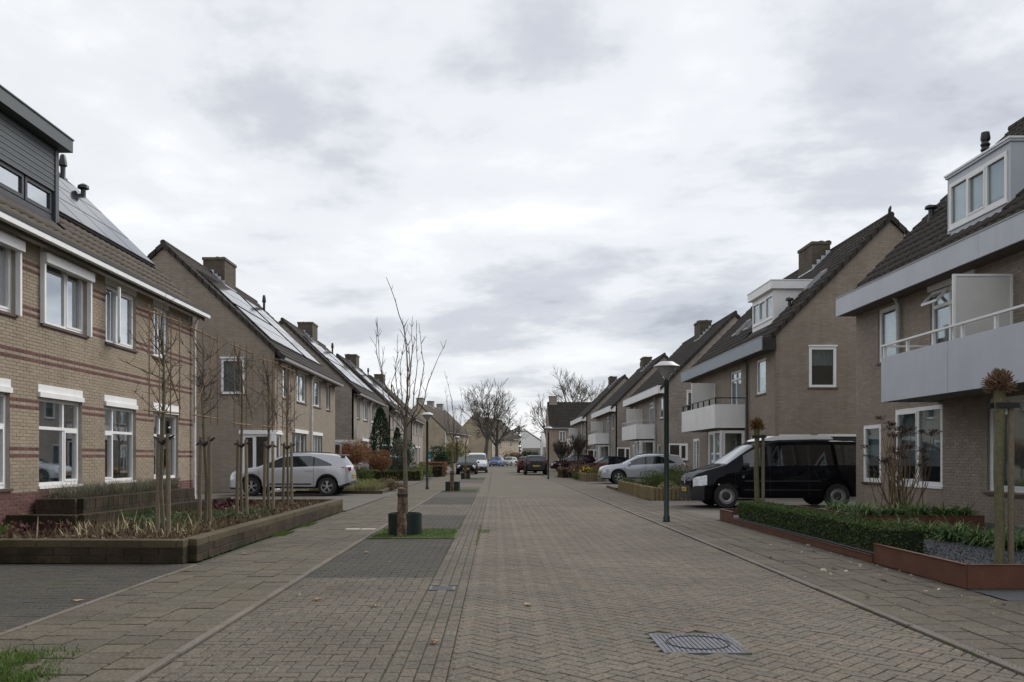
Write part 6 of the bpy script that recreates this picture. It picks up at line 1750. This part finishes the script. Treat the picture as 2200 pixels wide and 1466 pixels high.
for y, lab, sd in ((12.9, 'nearest the camera'), (14.75, 'second from the camera'), (16.9, 'third from the camera'), (18.9, 'fourth from the camera'), (20.6, 'farthest from the camera beside the wall end')) and \
        [(12.9, 'nearest the camera', 1), (14.75, 'second from the camera', 2), (16.9, 'third from the camera', 3), (18.9, 'fourth from the camera', 4), (20.6, 'farthest from the camera', 5)]:
    espalier('bare trained tree on a bamboo frame, ' + lab, y, sd)

# pollarded standards in the right planter
def pollard(label, loc, h, dense, mat):
    t = thing('pollard_tree', label, 'tree', loc, 0, 'pollarded standard trees')
    mb = MB(); mb.tube([(0, 0, 0), (.01, 0, .5), (-.008, 0, 1.1), (.012, 0, 1.6), (0, 0, h)], [.056, .052, .05, .048, .062], 10); mb.build('trunk', BARK_M, t)
    mb = MB(); mb.tube([(.15, .03, 0), (.145, .02, h - .13)], .034, 8); mb.build('stake', STAKE, t)
    mb = MB(); mb.box(-.075, .19, -.070, -.055, h - .21, h - .15); mb.box(-.075, .19, .055, .070, h - .21, h - .15); mb.build('tie', RUBBER, t)
    mb = MB()
    for i in range(dense):
        a = random.uniform(0, 6.28); e_ = random.uniform(-.7, 1.45)
        d = Vector((math.cos(a) * math.cos(e_), math.sin(a) * math.cos(e_), math.sin(e_)))
        p = Vector((0, 0, h + .05)) + d * .04
        l = random.uniform(.05, .14)
        q = p + d * l * .6; r_ = q + (d + Vector((random.gauss(0, .4), random.gauss(0, .4), .4))).normalized() * l * .55
        mb.tube([p, q, r_], [.009, .007, .004], 4)
    mb.build('twig_head', mat, t, kind='stuff')
pollard('staked pollard tree in the slate bed at right', (5.62, 9.62, .12), 2.02, 520, multi('twigs', [(.17, .10, .065), (.22, .14, .09), (.12, .07, .05)], fine=.2))
pollard('staked pollard tree with golden brown head before the van', (5.55, 18.35, .05), 1.95, 420, multi('golden_twigs', [(.30, .20, .06), (.16, .08, .035), (.08, .04, .025)], fine=.2))

# log palisades
LOG = multi('palisade_log', [(.17, .135, .075), (.21, .165, .09), (.14, .12, .065), (.24, .18, .10)], fine=.3, fscale=35, moss=(.09, .095, .035), mossamt=.45, mscale=4)
def palisade(label, pts, h):
    t = thing('log_palisade', label, 'fence', (pts[0][0], pts[0][1], 0), 0, 'log palisades')
    m = MB(); m.lathe([(.06, 0), (.06, h - .02), (.045, h), (0, h + .005)], 10)
    me = bpy.data.meshes.new('log'); me.from_pydata(m.v, [], m.f); me.materials.append(LOG)
    o = Vector(pts[0])
    for a, b in zip(pts[:-1], pts[1:]):
        a, b = Vector(a) - o, Vector(b) - o; n = int((b - a).length / .125)
        for i in range(n):
            p = a.lerp(b, i / n); inst('log', me, t, (p.x, p.y, random.uniform(-.03, .02)), (random.gauss(0, .02), random.gauss(0, .02), random.uniform(0, 6)))
palisade('mossy log palisade along the right footway beyond the lamp', [(5.08, 35.5), (5.05, 27.7), (7.0, 27.6)], .42)
palisade('short log palisade beside the yellow flowers', [(5.1, 52.6), (5.1, 49), (6.3, 48.9)], .46)

# ================================================================ street lamps and sign
def lamp(label, loc, h=3.4):
    t = thing('street_lamp', label, 'street lamp', loc, 0, 'cone street lamps')
    mb = MB(); mb.lathe([(.075, 0), (.07, .12), (.056, .14), (.054, 1.2), (.050, h - .52), (.055, h - .51), (.055, h - .38), (.035, h - .36), (0, h - .35)], 16); o = mb.build('pole', GREENMETAL, t); smooth_angle(o)
    mb = MB(); mb.lathe([(.058, 0), (.058, .12)], 16, (0, 0, .02)); mb.build('base_sleeve', ANTHRA, t)
    mb = MB(); mb.lathe([(.045, h - .36), (.225, h - .10), (.22, h - .10), (.04, h - .355)], 28); o = mb.build('cone_shade', glassmat('lamp_glass', tint=(.8, .8, .8), refl=.7, opac=.45, base=(.55, .55, .56)), t); smooth_angle(o)
    mb = MB(); mb.lathe([(.03, h - .36), (.03, h - .1)], 10); mb.build('spindle', simple('lamp_tube', (.35, .34, .33), .5), t)
    mb = MB(); mb.lathe([(.20, h - .115), (.285, h - .10), (.27, h - .085), (.17, h - .02), (.14, h), (0, h + .01)], 32); o = mb.build('cap', simple('lamp_cap', (.50, .48, .50), .45), t); smooth_angle(o)
lamp('nearest cone street lamp on the right footway', (3.64, 18.4, 0), 3.42)
lamp('nearest cone street lamp on the left footway', (-2.98, 37.2, 0), 3.32)
lamp('second cone street lamp on the right beside the parked estate', (3.3, 54.5, 0), 3.32)
lamp('second cone street lamp on the left before the beige houses', (-3.6, 79, 0), 3.32)
lamp('distant cone street lamp at the bend', (4.3, 160, 0), 3.4)
t = thing('estate_sign', 'teal sign board on a post beside the rounded bush', 'sign', (-5.5, 70, 0))
mb = MB(); mb.tube([(0, 0, 0), (0, 0, 1.85)], .03, 6); mb.build('post', WHITE, t)
mb = MB(); mb.box(-.17, .17, -.03, -.012, 1.25, 1.85); mb.build('board', simple('teal', (.0, .16, .21), .5), t)
mb = MB(); mb.box(-.17, .17, -.03, -.012, 1.0, 1.245); mb.build('lower_board', WHITE, t)
mb = MB(); mb.box(-.08, .10, -.034, -.031, 1.45, 1.56); mb.build('mark', simple('pale_teal', (.25, .5, .55), .5), t)
